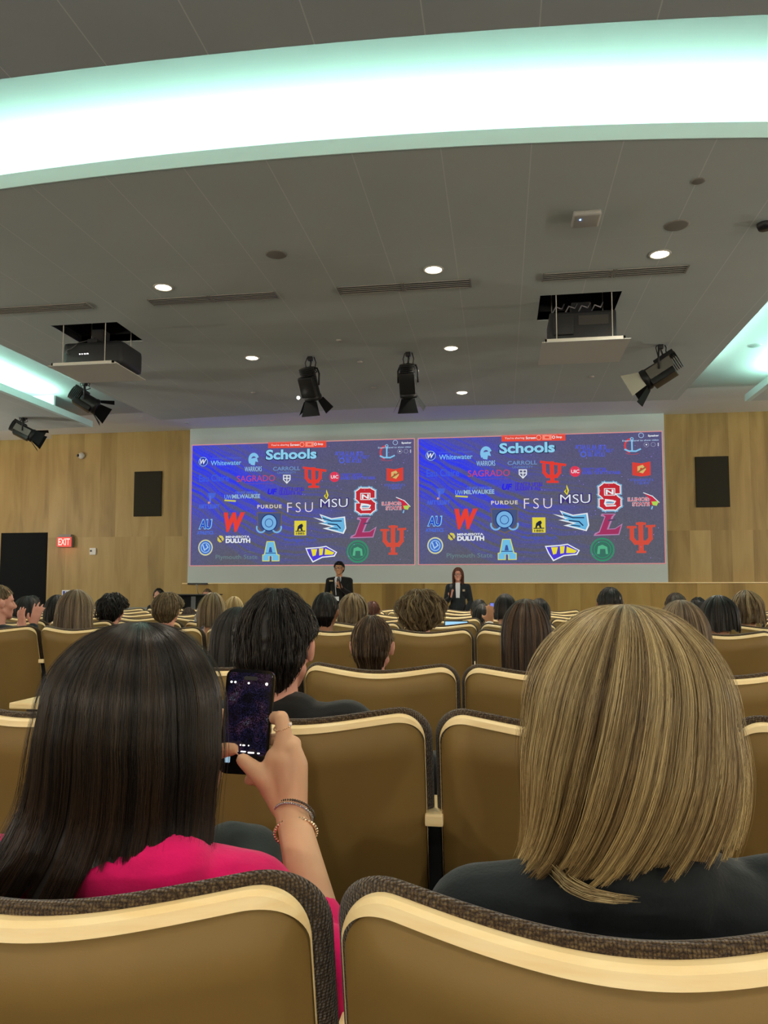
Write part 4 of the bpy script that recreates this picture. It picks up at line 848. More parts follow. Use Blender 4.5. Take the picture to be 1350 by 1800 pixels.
def add_hair(t, hc, ht, kind, w, m, seed, n=700, zb=None, hs=1.0, wb=None, name='hair', rad=.0016, back=.118):
    x, y, z = hc; hw = w/2; f = math.pi/2
    if kind in ('long', 'wavy', 'bob'):
        zb = zb if zb is not None else ht-.42; wb = wb or w*.98
        top = ht+.012; zw = z+.0
        tab = []
        for q in (.25, .5, .75, 1.0):
            zz = zw+(zb-zw)*q; ww = (hw+(wb/2-hw)*q); tab.append((zz, x-ww, x+ww, y-back-.005*q, y+.055))
        rg = Rings(top, (zw, x-hw, x+hw, y-back, y+.085), tab, crown=(x, y+.0), pw=.5)
        sf = s_at_z(rg, z+.065); r_ = np.random.RandomState(seed)
        ph0 = r_.uniform(0, 6, 3)
        def hem(p):
            fr = np.exp(-((np.abs((p-f+math.pi) % (2*math.pi)-math.pi))/.85)**6); e = .97+.03*np.sin(3*p+ph0[0])*np.sin(7*p+ph0[1])
            return e*(1-fr)+sf*fr
        c = {'long': 0, 'wavy': .006, 'bob': .0}[kind]
        return make_hair(name, rg, hem, n, m, t, seg=22 if c else 14, rad=rad, nclump=30, clump=.6, relief=.004, lift=.004, curl=c, cfreq=2.6, seed=seed, s0=(0, .35), shell=.97)
    extra = {'short': .003, 'shortthick': .010, 'curly': .028, 'bun': .006}[kind]
    hw = max(hw if kind != 'short' else 0, .075*hs+extra*.6) if w else .075*hs+extra
    yb = y-.106*hs-extra; yf = y+.080*hs+extra*.6
    tab = [(z-.03, x-hw*.92, x+hw*.92, yb, y+.06), (z-.065*hs, x-hw*.76, x+hw*.76, yb+.022, y+.02), (z-.105*hs, x-.052*hs, x+.052*hs, yb+.05, y-.01)]
    rg = Rings(ht+extra*.6, (z+.025, x-hw, x+hw, yb, yf), tab, crown=(x, y-.015), pw=.5)
    sfr = s_at_z(rg, z+.06*hs); ssd = s_at_z(rg, z+.012)
    def hem(p):
        d = np.abs((p-f+math.pi) % (2*math.pi)-math.pi)      # 0 front .. pi back
        return np.interp(d, [0, .75, 1.1, 1.75, 2.2, 2.6, math.pi], [sfr, sfr, ssd*.9, ssd, .93, .985, 1.0])
    if kind == 'curly': o = make_hair(name, rg, hem, n, m, t, seg=26, rad=rad, nclump=70, clump=.6, relief=.006, lift=.012, curl=.011, cfreq=5, s0=(0, .9), length=.35, seed=seed, shell=.95, fly=.05)
    else: o = make_hair(name, rg, hem, n, m, t, seg=8, rad=rad, nclump=80, clump=.55, relief=.003, lift=.007 if kind == 'shortthick' else .003, s0=(0, .93), length=.16, seed=seed, shell=.985, fly=.03, curl=.004 if kind == 'shortthick' else 0, cfreq=2)
    return o
def aud(px, py, Y, w, kind, hm, top, label, seed, skin=SK2, zb=None, wb=None, n=600, yaw=0, rz=0, hs=1.0, voxel=.012, face=False, group=None, **k):
    P = atY(px, py, Y); d = np.dot(np.array(P)-EP, fw); ww = w*d/F
    ht = P.z-.012; R3 = Matrix.Rotation(math.radians(yaw), 3, 'Z')
    t, hc = person('person', (P.x, P.y, 0), rz, ht, label, skin, top, C_black, voxel=voxel, headrot=R3, hs=hs, face=face, group=group, **k)
    if kind in ('long', 'wavy', 'bob'): add_hair(t, hc, ht, kind, ww, H_[hm], seed, n, zb=(None if zb is None else atY(px, zb, Y).z), wb=None if wb is None else wb*d/F, rad=.0006+.0003*d)
    else:
        hpar = empty('x', (0, 0, 0)) if 0 else t
        o = add_hair(hpar, (0, 0, 0), ht-hc.z, kind, ww, H_[hm], seed, n, hs=hs, rad=.0005+.0003*d)
        o.location = hc; o.rotation_euler = (0, 0, math.radians(yaw))
    return t, hc
PC = atY(1, 1026, 4.85); CL1 = atY(58, 1100, 4.98)-Vector((PC.x, PC.y, 0)); CL2 = atY(42, 1106, 4.93)-Vector((PC.x, PC.y, 0))
# --- row of people seen over the seat backs, nearest rows first
def man_extra(bm): pass
P_ = atY(490, 1032, 1.80)
tm, hcm = aud(490, 1036, 1.80, 114, 'shortthick', 'black', C_black, 'person with thick short black hair and black suit right of the phone', 11, skin=SK3, n=7000, yaw=-2, hs=1.03, rise=.05, voxel=.006, face=True, sh=.175,
   armpts={1: ((GX-P_.x, .0, .735), (GX-P_.x-.03, .30, .72), (0, 1, 0), (.2, 0, 1))})
bm = bmesh.new(); cap(bm, (-.05, -.075, hcm.z-.155), .016, (.05, -.075, hcm.z-.155), .016); cap(bm, (.05, -.075, hcm.z-.155), .016, (.075, -.02, hcm.z-.16), .013); cap(bm, (-.05, -.075, hcm.z-.155), .016, (-.075, -.02, hcm.z-.16), .013); fuse('jacket_collar', bm, .006, C_black, tm)
aud(418, 1068, 2.88, 84, 'bob', 'black', C_black, 'person with smooth black hair, half hidden left of the thick-haired head', 12, zb=1178, n=1500, skin=SK2)
tb, hb = aud(655, 1078, 2.86, 68, 'short', 'brown', C_black, 'person with short brown hair, ears and white collar, third row', 13, skin=SK3, n=5500, hs=.93, voxel=.006, face=True)
bm = bmesh.new(); cap(bm, (-.045, -.085, hb.z-.165), .012, (.045, -.085, hb.z-.165), .012); cap(bm, (.045, -.085, hb.z-.165), .012, (.07, -.02, hb.z-.17), .01); cap(bm, (-.045, -.085, hb.z-.165), .012, (-.07, -.02, hb.z-.17), .01); fuse('shirt_collar', bm, .005, mat('collar_white', (.8, .82, .85), .7), tb)
aud(924, 1054, 2.87, 80, 'long', 'dkbrown', C_grey, 'person with long straight dark brown hair, just left of the big blonde head', 14, zb=1186, n=2600, skin=SK3)
aud(1196, 1056, 2.90, 86, 'long', 'ash', C_black, 'person with ash brown hair and black top, right behind the blonde head', 15, zb=1168, n=2200, wb=92, skin=SK3, sh=.19)
aud(1, 1026, 4.85, 50, 'short', 'ltbrown', C_navy, 'person with light brown hair clapping at the left edge of the photo', 16, skin=SK3, n=900, yaw=-40, face=True, voxel=.007,
    armpts={1: ((.22, .06, .74), CL1, (.25, .05, 1), (.2, -1, .1)), -1: ((-.02, .2, .72), CL2, (-.35, .1, 1), (-.3, -1, 0))}, topvox=.01)
aud(135, 1037, 4.82, 60, 'long', 'ash', C_char, 'person with long straight ash brown hair in the fourth row near the wood wall', 17, zb=1112, wb=68, n=1300)
aud(297, 1041, 5.55, 52, 'shortthick', 'ltbrown', C_grey, 'person with short tousled light brown hair, ears showing, behind the laptop row', 18, skin=SK3, n=1300, face=True)
aud(375, 1042, 4.85, 44, 'long', 'ltbrown', C_char, 'person with straight light brown hair sitting behind the open laptop', 19, zb=1104, n=1100)
aud(573, 1039, 4.85, 46, 'short', 'black', C_blue, 'person with short black hair, white collar and dark blue jacket right of the suited head', 20, skin=SKD, n=900, hs=1.0)
aud(741, 1041, 4.84, 78, 'curly', 'ltbrown', C_black, 'person with big curly light brown hair and a black top in the fourth row', 21, n=2600, hs=1.05, skin=SK3)
aud(1262, 1047, 4.86, 62, 'long', 'black', C_black, 'person with long black hair in the fourth row, right of the ash brown head', 22, zb=1112, n=1200)
aud(1311, 1039, 5.80, 50, 'wavy', 'ltbrown', C_grey, 'person with gathered wavy light brown hair at the right edge of the rows', 23, zb=1098, n=1200, wb=54)
aud(621, 1044, 5.80, 48, 'wavy', 'ltbrown', C_char, 'person with long wavy light brown hair beside the dark blue jacket', 24, zb=1104, n=1100)
aud(200, 1046, 5.8, 44, 'curly', 'black', C_black, 'person with curly black hair in front of the wood wall', 25, n=900, hs=.95, skin=SK3,
    armpts={-1: ((-.2, .1, .72), (-.09, .03, .88), (.3, 0, 1), (0, -1, .2))})
aud(101, 1046, 5.8, 34, 'bob', 'black', C_black, 'person with black hair beside the long ash brown hair at left', 26, zb=1096, n=500)
aud(888, 1044, 5.85, 38, 'bob', 'black', C_white, 'person with black hair and a white top holding up a small phone', 27, zb=1090, n=600,
    armpts={-1: ((-.2, .12, .80), (-.115, .22, .92), (0, .1, 1), (0, -1, .2))})
aud(948, 1052, 6.85, 34, 'bob', 'black', C_black, 'person with dark hair mostly hidden behind the long dark brown hair', 28, zb=1092, n=400)
aud(1071, 1030, 5.9, 46, 'short', 'black', C_brown, 'person with a tall short-cropped black head of hair just above the blonde head', 29, skin=SKD, n=900, hs=1.12)
aud(48, 1085-37, 6.9, 38, 'bob', 'black', C_black, 'person with dark hair in front of the black door, left one of two', 30, zb=1088, n=400, hs=.95)
aud(58, 1047, 7.9, 28, 'bob', 'black', C_black, 'person with dark hair in front of the black door, right one of two', 31, zb=1082, n=400)
aud(849, 1062, 6.85, 36, 'bob', 'black', C_black, 'person with black hair leaning low beside the bright tablet', 32, zb=1096, n=500, hs=.9)
aud(842, 1052, 7.9, 30, 'short', 'black', C_black, 'person with short black hair seated right below the presenter with long hair', 33, n=350, skin=SKD)
aud(714, 1057, 7.8, 26, 'curly', 'auburn', C_brown, 'person with reddish hair peeking out left of the big curly hair', 34, n=500, hs=.8)
aud(655, 1055, 7.8, 28, 'short', 'auburn', C_brown, 'person with short reddish brown hair below the presenter with the badge', 35, n=350, skin=SKD, hs=.95)
aud(412, 1049, 6.9, 32, 'bob', 'blond', C_grey, 'person with pale blond hair left of the suited black-haired head', 36, zb=1086, n=500)
aud(333, 1066, 8.0, 24, 'short', 'dkbrown', C_brown, 'person with short brown hair sitting low in front of the black lectern', 37, n=300, hs=.9, skin=SKD)
aud(1187, 1040, 6.9, 40, 'short', 'dkbrown', C_black, 'person with a low dark head of hair behind the ash brown head', 38, n=400, skin=SKD, hs=1.1)
aud(1226, 1048, 7.9, 26, 'short', 'black', C_black, 'person with black hair, small and far, between the ash brown and the long black hair', 39, n=300)
aud(1102, 1063, 7.9, 30, 'short', 'auburn', C_brown, 'person with reddish hair hidden low behind the blonde head', 40, n=300, hs=.9)
# --- presenters at the front
M_glasses = mat('glasses_black', (.01, .01, .01), .3)
def glasses(t, hc, s=1.0):
    bm = bmesh.new()
    for x in (-.032, .032): tube(bm, [(x+.026*math.cos(a), .098, .012+.019*math.sin(a)) for a in np.linspace(0, 2*math.pi, 17)], .003, 5, caps=False); tube(bm, [(x*2.0-.0, .092, .018), (x*2.5, .0, .015)], .0025, 5)
    tube(bm, [(-.008, .10, .015), (.008, .10, .015)], .003, 5)
    o = obj('glasses', bm, M_glasses, t); o.location = hc; return o
def eyes(t, hc, R3=None):
    for x in (-.031, .031):
        bm = bmesh.new(); ell(bm, (x, .079, .008), (.012, .009, .007)); ell(bm, (x, .086, .008), (.005, .004, .005)); o = obj('eye', bm, M_eye, t, True); o.data.materials.append(M_iris)
        for p in list(o.data.polygons)[len(o.data.polygons)//2:]: p.material_index = 1
        o.location = hc
        if R3: o.rotation_euler = R3.to_euler()
def mic(loc, d, label):
    t = empty('microphone', loc); bm = bmesh.new(); Q = Vector((0, 0, 1)).rotation_difference(Vector(d).normalized()).to_matrix()
    lathe(bm, [(0, -.09), (.012, -.09), (.015, .07), (.017, .08)], (0, 0, 0), 14, Q); obj('handle', bm, M_black, t, True)
    bm = bmesh.new(); lathe(bm, [(.017, .08), (.026, .10), (.026, .125), (.016, .145), (0, .148)], (0, 0, 0), 14, Q); obj('mesh_head', bm, mat('mic_head', (.12, .12, .13), .4, .6), t, True)
    tag(t, label, 'microphone')
P = atY(596, 986, 13.6); ht = P.z-.015
tp, hp = person('person', (P.x, P.y, 0), math.pi, ht, 'person in black suit, glasses and white badge holding a microphone', SK2, C_black, C_black, sit=False, voxel=.008, sh=.185,
    armpts={-1: ((-.22, .02, 1.10), (-.10, .24, 1.22), (.45, .2, .8), (-.2, 1, 0)), 1: ((.235, -.02, 1.06), (.25, .06, .82), (0, .1, -1), (1, 0, 0))})
add_hair(tp, hp, ht, 'shortthick', 0, H_['black'], 51, 700, rad=.0025); glasses(tp, hp); eyes(tp, hp)
def front_panel(name, t, pts, y, th, m):
    bm = bmesh.new(); a = [bm.verts.new((p[0], y, p[1])) for p in pts]; b = [bm.verts.new((p[0], y-th, p[1])) for p in pts]; bm.faces.new(a); bm.faces.new(b[::-1])
    for i in range(len(pts)): j = (i+1) % len(pts); bm.faces.new((a[i], b[i], b[j], a[j]))
    return obj(name, bm, m, t)
M_shirt = mat('shirt_white', (.75, .76, .80), .7); z0 = hp.z-.15
front_panel('shirt_front', tp, [(-.045, z0-.0), (.045, z0), (.055, z0-.04), (.012, z0-.24), (-.012, z0-.24), (-.055, z0-.04)], .105, .05, M_shirt)
front_panel('tie', tp, [(-.012, z0-.02), (.012, z0-.02), (.022, z0-.22), (0, z0-.26), (-.022, z0-.22)], .112, .008, M_blackm)
front_panel('lanyard', tp, [(.05, z0-.03), (.058, z0-.03), (.03, z0-.36), (.02, z0-.36)], .118, .006, M_shirt)
front_panel('badge', tp, [(-.03, z0-.355), (.075, z0-.355), (.075, z0-.44), (-.03, z0-.44)], .142, .006, mat('badge_white', (.85, .86, .88), .5))
front_panel('name_tag', tp, [(.09, z0-.06), (.155, z0-.06), (.155, z0-.085), (.09, z0-.085)], .108, .02, mat('tag_gold', (.45, .33, .2), .4))
tp.children[0]['label'] = 'face, neck and hands'
mic(tp.location+Vector((.085, -.285, 1.285)), (-.25, .05, 1), 'black microphone in the hand of the suited presenter with the badge')
P = atY(805, 997, 13.8); ht = P.z-.015
tf, hf = person('person', (P.x, P.y, 0), math.pi, ht, 'person with long auburn hair, glasses and dark cardigan holding a microphone', SK3, C_navy, C_black, sit=False, voxel=.008, sh=.16, bulk=1.08,
    armpts={1: ((.215, .0, .98), (.12, .22, 1.06), (-.1, .15, .9), (.5, 1, 0)), -1: ((-.22, .02, .98), (-.16, .16, .82), (.6, .3, -.5), (-.5, .6, .3))})
add_hair(tf, hf, ht, 'long', .19, H_['auburn'], 52, 900, zb=hf.z-.33, rad=.003); glasses(tf, hf); eyes(tf, hf); z0 = hf.z-.14
front_panel('blouse', tf, [(-.035, z0), (.035, z0), (.04, z0-.05), (.028, z0-.36), (-.028, z0-.36), (-.04, z0-.05)], .118, .05, M_shirt)
front_panel('pin', tf, [(-.125, z0-.12), (-.085, z0-.12), (-.085, z0-.155), (-.125, z0-.155)], .108, .02, mat('tag_gold', (.45, .33, .2), .4))
mic(tf.location+Vector((-.125, -.27, 1.15)), (.15, .05, 1), 'black microphone in the hand of the presenter with long auburn hair')
P = atY(279, 1034, 13.2); ht = P.z-.012
ts, hs_ = person('person', (P.x, P.y, 0), math.pi, ht, 'person with dark hair in black sitting against the wood wall facing the audience', SK3, C_navy, C_black, voxel=.01, sh=.16)
add_hair(ts, hs_, ht, 'bob', .18, H_['black'], 53, 500, zb=hs_.z-.16, rad=.003); eyes(ts, hs_)
t = empty('office_chair', (P.x, P.y+.05, 0)); bm = bmesh.new(); box(bm, (-.22, -.25, .40), (.22, .2, .45), .02); obj('seat', bm, M_blackm, t); bm = bmesh.new(); box(bm, (-.21, .2, .5), (.21, .24, .88), .02); obj('backrest', bm, M_blackm, t)
for sx in (-.19, .19):
    for sy in (-.2, .18): bm = bmesh.new(); tube(bm, [(sx, sy, 0), (sx, sy, .4)], .012); obj('leg', bm, M_black, t)
tag(t, 'black chair under the person sitting against the wood wall', 'chair')
P = atY(364, 1034, 13.7); ht = P.z-.01
tl, hl = person('person', (P.x, P.y, 0), math.pi, ht, 'person with close-cropped hair sitting low behind the black lectern', SK3, C_black, C_black, voxel=.012)
add_hair(tl, hl, ht, 'short', 0, H_['ltbrown'], 54, 300, rad=.002)
t = empty('office_chair', (P.x, P.y+.05, 0)); bm = bmesh.new(); box(bm, (-.22, -.25, .40), (.22, .2, .45), .02); obj('seat', bm, M_blackm, t); bm = bmesh.new(); box(bm, (-.21, .2, .5), (.21, .24, .88), .02); obj('backrest', bm, M_blackm, t)
for sx in (-.19, .19):
    for sy in (-.2, .18): bm = bmesh.new(); tube(bm, [(sx, sy, 0), (sx, sy, .4)], .012); obj('leg', bm, M_black, t)
tag(t, 'black chair behind the black lectern', 'chair')
# --- small things among the rows
def laptop(loc, rz, label, lit, w=.30, tilt=-20, sz=.2):
    t = empty('laptop', loc, rz); bm = bmesh.new(); box(bm, (-w/2, -.21, 0), (w/2, 0, .014), .004); obj('base', bm, mat('laptop_grey', (.12, .12, .13), .4), t)
    bm = bmesh.new(); box(bm, (-w/2, -.003, 0), (w/2, .004, sz), .002); o = obj('lid', bm, M_black, t); o.location = (0, 0, .014); o.rotation_euler = (math.radians(tilt), 0, 0)
    bm = bmesh.new(); box(bm, (-w/2+.008, -.0045, .01), (w/2-.008, -.003, sz-.01)); o2 = obj('screen', bm, lit, o); o2['label'] = 'lit screen'
    tag(t, label, 'laptop')
P = atY(801, 1100, 6.0); laptop((P.x, P.y+.05, P.z-.09), .0, 'laptop with bright pale blue screen right of the big curly hair', mat('screen_blue', (0, 0, 0), .3, emit=lin((150, 205, 240)), es=1.1), w=.19, sz=.12)
P = atY(362, 1108, 4.95); laptop((P.x+.02, P.y+.12, P.z-.01), .1, 'dark open laptop lying flat in front of the straight light brown hair', mat('screen_dark', (.02, .02, .05), .2), w=.22, tilt=-75, sz=.16)
P = atY(865, 1076, 6.1); t = empty('phone', (P.x, P.y, P.z)); bm = bmesh.new(); box(bm, (-.018, -.004, 0), (.018, .004, .075), .003); obj('case', bm, M_black, t); bm = bmesh.new(); box(bm, (-.014, -.006, .006), (.014, -.004, .07)); obj('screen', bm, mat('screen_violet', (0, 0, 0), .3, emit=lin((120, 130, 220)), es=1), t); tag(t, 'small raised phone glowing violet among the dark heads', 'phone')
P = atY(348.5, 1094, 5.9); t = empty('water_bottle', (P.x, P.y, P.z-.05)); bm = bmesh.new()
lathe(bm, [(0, 0), (.028, 0), (.03, .01), (.03, .05), (.027, .055), (.03, .06), (.03, .10), (.012, .135), (.012, .145), (0, .145)], (0, 0, 0), 16)
mb = mat('clear_plastic', (.8, .85, .88), .1); mb.node_tree.nodes['Principled BSDF'].inputs['Transmission Weight'].default_value = .8; obj('bottle', bm, mb, t, True)
bm = bmesh.new(); lathe(bm, [(.014, .14), (.014, .16), (0, .16)], (0, 0, 0), 14); obj('cap', bm, mat('cap_white', (.8, .8, .8), .5), t, True); tag(t, 'clear plastic water bottle held up left of the straight light brown hair', 'bottle')
t = empty('arm_table', (atY(75, 1250, 2.75).x, 2.75, 0)); bm = bmesh.new(); box(bm, (-.06, -.12, .745), (.06, .16, .768), .006); obj('top', bm, M_edge, t)
bm = bmesh.new(); tube(bm, [(0, 0, 0), (0, 0, .745)], .015); box(bm, (-.08, -.08, 0), (.08, .08, .012)); obj('post', bm, M_black, t); tag(t, 'pale wooden arm table on a black post left of the long dark hair', 'table')
# ------------------------------------------------------------------ the two people right in front
LOC = atY(245, 1095, 1.0)
def W_(px, py, Y): return atY(px, py, Y)-Vector((LOC.x, LOC.y, 0))
ht = LOC.z-.014
wr = W_(513, 1432, 1.12); el_ = W_(588, 1752, .97)
def right_hand(bm):
    Y = 1.13
    c = lambda pts: chain(bm, [(W_(x, y, yy), r) for x, y, yy, r in pts])
    c([(513, 1440, 1.12, .0235), (508, 1400, Y, .024), (500, 1340, Y, .0235)]); c([(515, 1430, 1.12, .022), (520, 1345, Y, .0185), (513, 1318, Y, .015)])
    c([(500, 1415, Y, .022), (475, 1378, Y-.002, .019), (488, 1335, Y, .02)]); c([(488, 1395, Y, .018), (462, 1366, Y-.01, .0165), (440, 1347, Y-.012, .0125), (427, 1336, Y-.014, .0105)])
    c([(496, 1320, Y, .0155), (499, 1290, Y+.005, .0125), (495, 1262, Y+.012, .0112), (476, 1262, Y+.045, .010), (462, 1268, Y+.048, .009)])
    c([(513, 1318, Y, .0135), (516, 1308, Y+.012, .0125), (500, 1300, Y+.042, .011), (470, 1300, Y+.05, .009)])
    c([(520, 1335, Y+.005, .013), (518, 1328, Y+.03, .0115), (495, 1330, Y+.048, .0105), (462, 1328, Y+.052, .009)])
    c([(510, 1365, Y+.01, .014), (500, 1366, Y+.032, .011), (465, 1370, Y+.045, .010), (438, 1371, Y+.042, .0085)])
def left_hand(bm):
    c = lambda pts: chain(bm, [(W_(x, y, yy), r) for x, y, yy, r in pts])
    c([(352, 1392, 1.16, .024), (368, 1350, 1.17, .023), (374, 1305, 1.18, .018)]); c([(362, 1345, 1.16, .017), (380, 1322, 1.14, .0125), (398, 1318, 1.130, .0112), (409, 1317, 1.128, .0098)])
    for y, r in ((1255, .0095), (1280, .010), (1300, .010), (1322, .009)): c([(376, y+25, 1.18, .012), (384, y, 1.19, r), (402, y, 1.195, r*.9), (430, y+4, 1.195, r*.85)])
def both(bm): right_hand(bm); left_hand(bm)
def pinktop(jt):
    cap(jt, W_(200, 1530, .93), .055, W_(300, 1535, .93), .055); cap(jt, W_(-30, 1520, .96), .04, W_(60, 1530, .96), .045)
    cap(jt, W_(575, 1700, .955), .05, el_+Vector((0, .0, -.02)), .055)
sholder = Vector((.165, -.03, ht-.345))
tpk, hpk = person('person', (LOC.x, LOC.y, 0), 0, ht, 'person with long dark hair and hot pink jacket raising a phone', SK, C_pink, C_char, voxel=.0036, topvox=.007, face=True, sh=.17, hs=.98,
   armpts={1: (el_, wr, (0, 0, 0), (0, 0, 1)), -1: ((-.20, .06, ht-.58), W_(350, 1400, 1.155), (0, 0, 0), (0, 0, 1))}, sleeve={1: .40, -1: .5}, extra=both, extratop=pinktop)
eyes(tpk, hpk)
bm = bmesh.new(); chain(bm, [(Vector((.08, .12, .62)), .07), (W_(440, 1508, 1.34), .058), (W_(415, 1580, 1.38), .06), (Vector((.02, .42, .35)), .05)]); chain(bm, [(W_(440, 1508, 1.34), .055), (W_(405, 1500, 1.32), .055)]); k = fuse('raised_knee', bm, .008, C_char, tpk)
# hair of the person with the phone
Y0 = 1.0
def prof(pts, Yb=None):
    T = []
    for py, l, r, yb, yf in pts:
        a = atY(l, py, Y0); b = atY(r, py, Y0); T.append((a.z, a.x-LOC.x, b.x-LOC.x, yb, yf))
    return T
tab = prof([(1280, 100, 386, -.125, .08), (1320, 94, 390, -.122, .07), (1360, 88, 385, -.118, .06), (1400, 78, 384, -.115, .05), (1450, 55, 385, -.122, .04), (1500, 22, 386, -.135, .03), (1550, -12, 387, -.150, .02), (1605, -48, 392, -.162, .01)])
w0 = prof([(1240, 106, 384, -.122, .09)])[0]
rg = Rings(LOC.z, w0, tab, crown=(atY(250, 1095, Y0).x-LOC.x, -.005), pw=.47)
def sy(py, rg=rg, Y=Y0): return s_at_z(rg, atY(250, py, Y).z)
sf = s_at_z(rg, hpk.z+.065)
def hem_p(p):
    c = np.cos(p); b = np.interp(c, [-1, -.42, -.36, -.28, -.22, -.17, .10, .16, .3, .5, .65, .8, 1], [sy(1604), sy(1604), sy(1545), sy(1500), sy(1530), sy(1592), sy(1592), sy(1480), sy(1464), sy(1478), sy(1508), sy(1536), sy(1540)])
    fr = np.exp(-((np.abs((p-math.pi/2+math.pi) % (2*math.pi)-math.pi))/.95)**6); return b*(1-fr)+sf*fr
M_hp = hair_mat('hair_long_dark', lin((13, 10, 8)), lin((29, 23, 17)), lin((62, 50, 36)), tip=(1.25, .72, .55), rough=.36)
make_hair('hair', rg, hem_p, 13000, M_hp, tpk, seg=24, rad=.0005, nclump=70, clump=.35, relief=.0022, lift=.002, s0=(0, .12), seed=61, shell=.985, fly=.02)
# phone
c = W_(435, 1268, 1.158)+Vector((LOC.x, LOC.y, 0)); t = empty('smartphone', c); t.rotation_euler = (math.radians(-6), math.radians(3.0), math.radians(6))
def rrect(w, h, r, n=6):
    P = []
    for cx, cy, a0 in ((w-r, h-r, 0), (-w+r, h-r, 90), (-w+r, -h+r, 180), (w-r, -h+r, 270)):
        for i in range(n+1): a = math.radians(a0+90*i/n); P.append((cx+r*math.cos(a), cy+r*math.sin(a)))
    return P
def plate(bm, w, h, r, y0, y1, cx=0, cz=0, mi=0):
    P = rrect(w, h, r); a = [bm.verts.new((x+cx, y0, z+cz)) for x, z in P]; b = [bm.verts.new((x+cx, y1, z+cz)) for x, z in P]; bm.faces.new(a).material_index = mi; bm.faces.new(b[::-1]).material_index = mi
    for i in range(len(P)): j = (i+1) % len(P); bm.faces.new((a[i], b[i], b[j], a[j])).material_index = mi
PH_, PW_ = .0785, .0375
bm = bmesh.new(); plate(bm, PW_, PH_, .012, -.005, .006); plate(bm, PW_-.002, PH_-.002, .011, -.0065, .008); obj('case', bm, mat('phone_case_gloss', (.008, .008, .01), .12, spec=.6), t)
def phone_screen():
    m = mat('phone_picture', (.004, .004, .006), .12, spec=.6); N, L, B = nodes(m); tc = N.new('ShaderNodeTexCoord')
    n = N.new('ShaderNodeTexNoise'); n.inputs['Scale'].default_value = 900; n.inputs['Detail'].default_value = 2; L.new(tc.outputs['Object'], n.inputs['Vector'])
    n2 = N.new('ShaderNodeTexNoise'); n2.inputs['Scale'].default_value = 38; L.new(tc.outputs['Object'], n2.inputs['Vector'])
    c = ramp(N, [(.35, lin((20, 16, 30))), (.5, lin((40, 36, 74))), (.62, lin((78, 50, 74))), (.72, lin((110, 120, 140)))], n2.outputs['Fac'], L)
    g = ramp(N, [(.47, (.02, .02, .02)), (.62, (1, 1, 1))], n.outputs['Fac'], L); mx = N.new('ShaderNodeMixRGB'); mx.blend_type = 'MULTIPLY'; mx.inputs[0].default_value = 1; L.new(c, mx.inputs[1]); L.new(g, mx.inputs[2])
    L.new(mx.outputs[0], B.inputs['Emission Color']); B.inputs['Emission Strength'].default_value = .7; return m
bm = bmesh.new(); plate(bm, PW_-.0042, PH_-.017, .006, -.0072, -.0064, 0, .012); so = obj('screen', bm, phone_screen(), t); so['label'] = 'dim camera picture'
bm = bmesh.new(); plate(bm, .0105, .003, .003, -.0078, -.007, .001, .0655); obj('camera_cutout', bm, M_black, t)
bm = bmesh.new()
for x, z, w, h in ((-.0225, .0585, .0016, .0016), (-.0285, .0585, .0016, .0016), (-.0015, .058, .0015, .0015), (.0265, .058, .002, .0022), (-.012, -.0445, .0035, .0009), (-.001, -.0445, .004, .0009), (.011, -.0455, .005, .0011), (.0225, -.0458, .002, .001), (-.006, -.035, .001, .0012), (-.001, -.0352, .0022, .001), (.0065, -.0352, .001, .001)): plate(bm, w, h, min(w, h)*.9, -.0078, -.0072, x, z)
obj('screen_icons', bm, mat('icon_white', (1, 1, 1), emit=(1, .98, .9), es=1.4), t)
bm = bmesh.new(); plate(bm, .0042, .0045, .001, -.0078, -.0068, -.0245, -.0575); obj('picture_thumbnail', bm, mat('thumb_pale', (.3, .4, .5), emit=lin((150, 190, 210)), es=.8), t)
bm = bmesh.new(); plate(bm, .014, .014, .005, .008, .011, -.018, .055); obj('camera_bump', bm, M_black, t)
tag(t, 'black smartphone with a dark camera picture, held up in both hands', 'phone')
# bracelets and ring
def loop_pts(c, u, v, ru, rv, n=40): return [c+u*(ru*math.cos(a))+v*(rv*math.sin(a)) for a in np.linspace(0, 2*math.pi, n, endpoint=False)]
ax = (W_(513, 1432, 1.12)-el_).normalized(); O = Vector((LOC.x, LOC.y, 0))
def beads(name, cpx, cpy, Yc, r, br, n, m, tilt, label, m2=None):
    cc = W_(cpx, cpy, Yc)+O; u = Vector((1, 0, 0)); u = (u-ax*u.dot(ax)).normalized(); v = ax.cross(u); ax2 = (ax+u*tilt[0]+v*tilt[1]).normalized(); u = (u-ax2*u.dot(ax2)).normalized(); v = ax2.cross(u)
    t = empty(name, cc)
    for q, off in enumerate((-.0022, .0022) if br < .0025 else (0,)):
        bm = bmesh.new()
        for i, p in enumerate(loop_pts(Vector((0, 0, 0))+ax2*off*1.4, u, v, r+(q*.0006), r*.92, n)): ell(bm, p, (br, br, br), None, 8)
        o = obj('bead_strand', bm, m if q == 0 or m2 is None else m2, t, True); o['kind'] = 'stuff' if 0 else None
        del o['kind']
    tag(t, label, 'bracelet')
M_gold = mat('bead_gold', (.95, .72, .48), .18, .9); M_pearl = mat('bead_pearl', (.95, .85, .78), .25, coat=.5); M_silver = mat('bead_silver', (.55, .55, .58), .2, .9); M_dkbead = mat('bead_dark', (.12, .09, .07), .25, .4)
beads('bracelet', 517, 1430, 1.117, .0288, .0020, 52, M_silver, (.55, .25), 'silver and dark beaded bracelet on the wrist below the phone, upper of two', M_dkbead)
beads('bracelet', 520, 1464, 1.108, .0302, .0028, 38, M_gold, (.22, .35), 'rose gold beaded bracelet on the wrist, lower of two')
cc = W_(497, 1277, 1.138)+O; t = empty('finger_ring', cc); bm = bmesh.new()
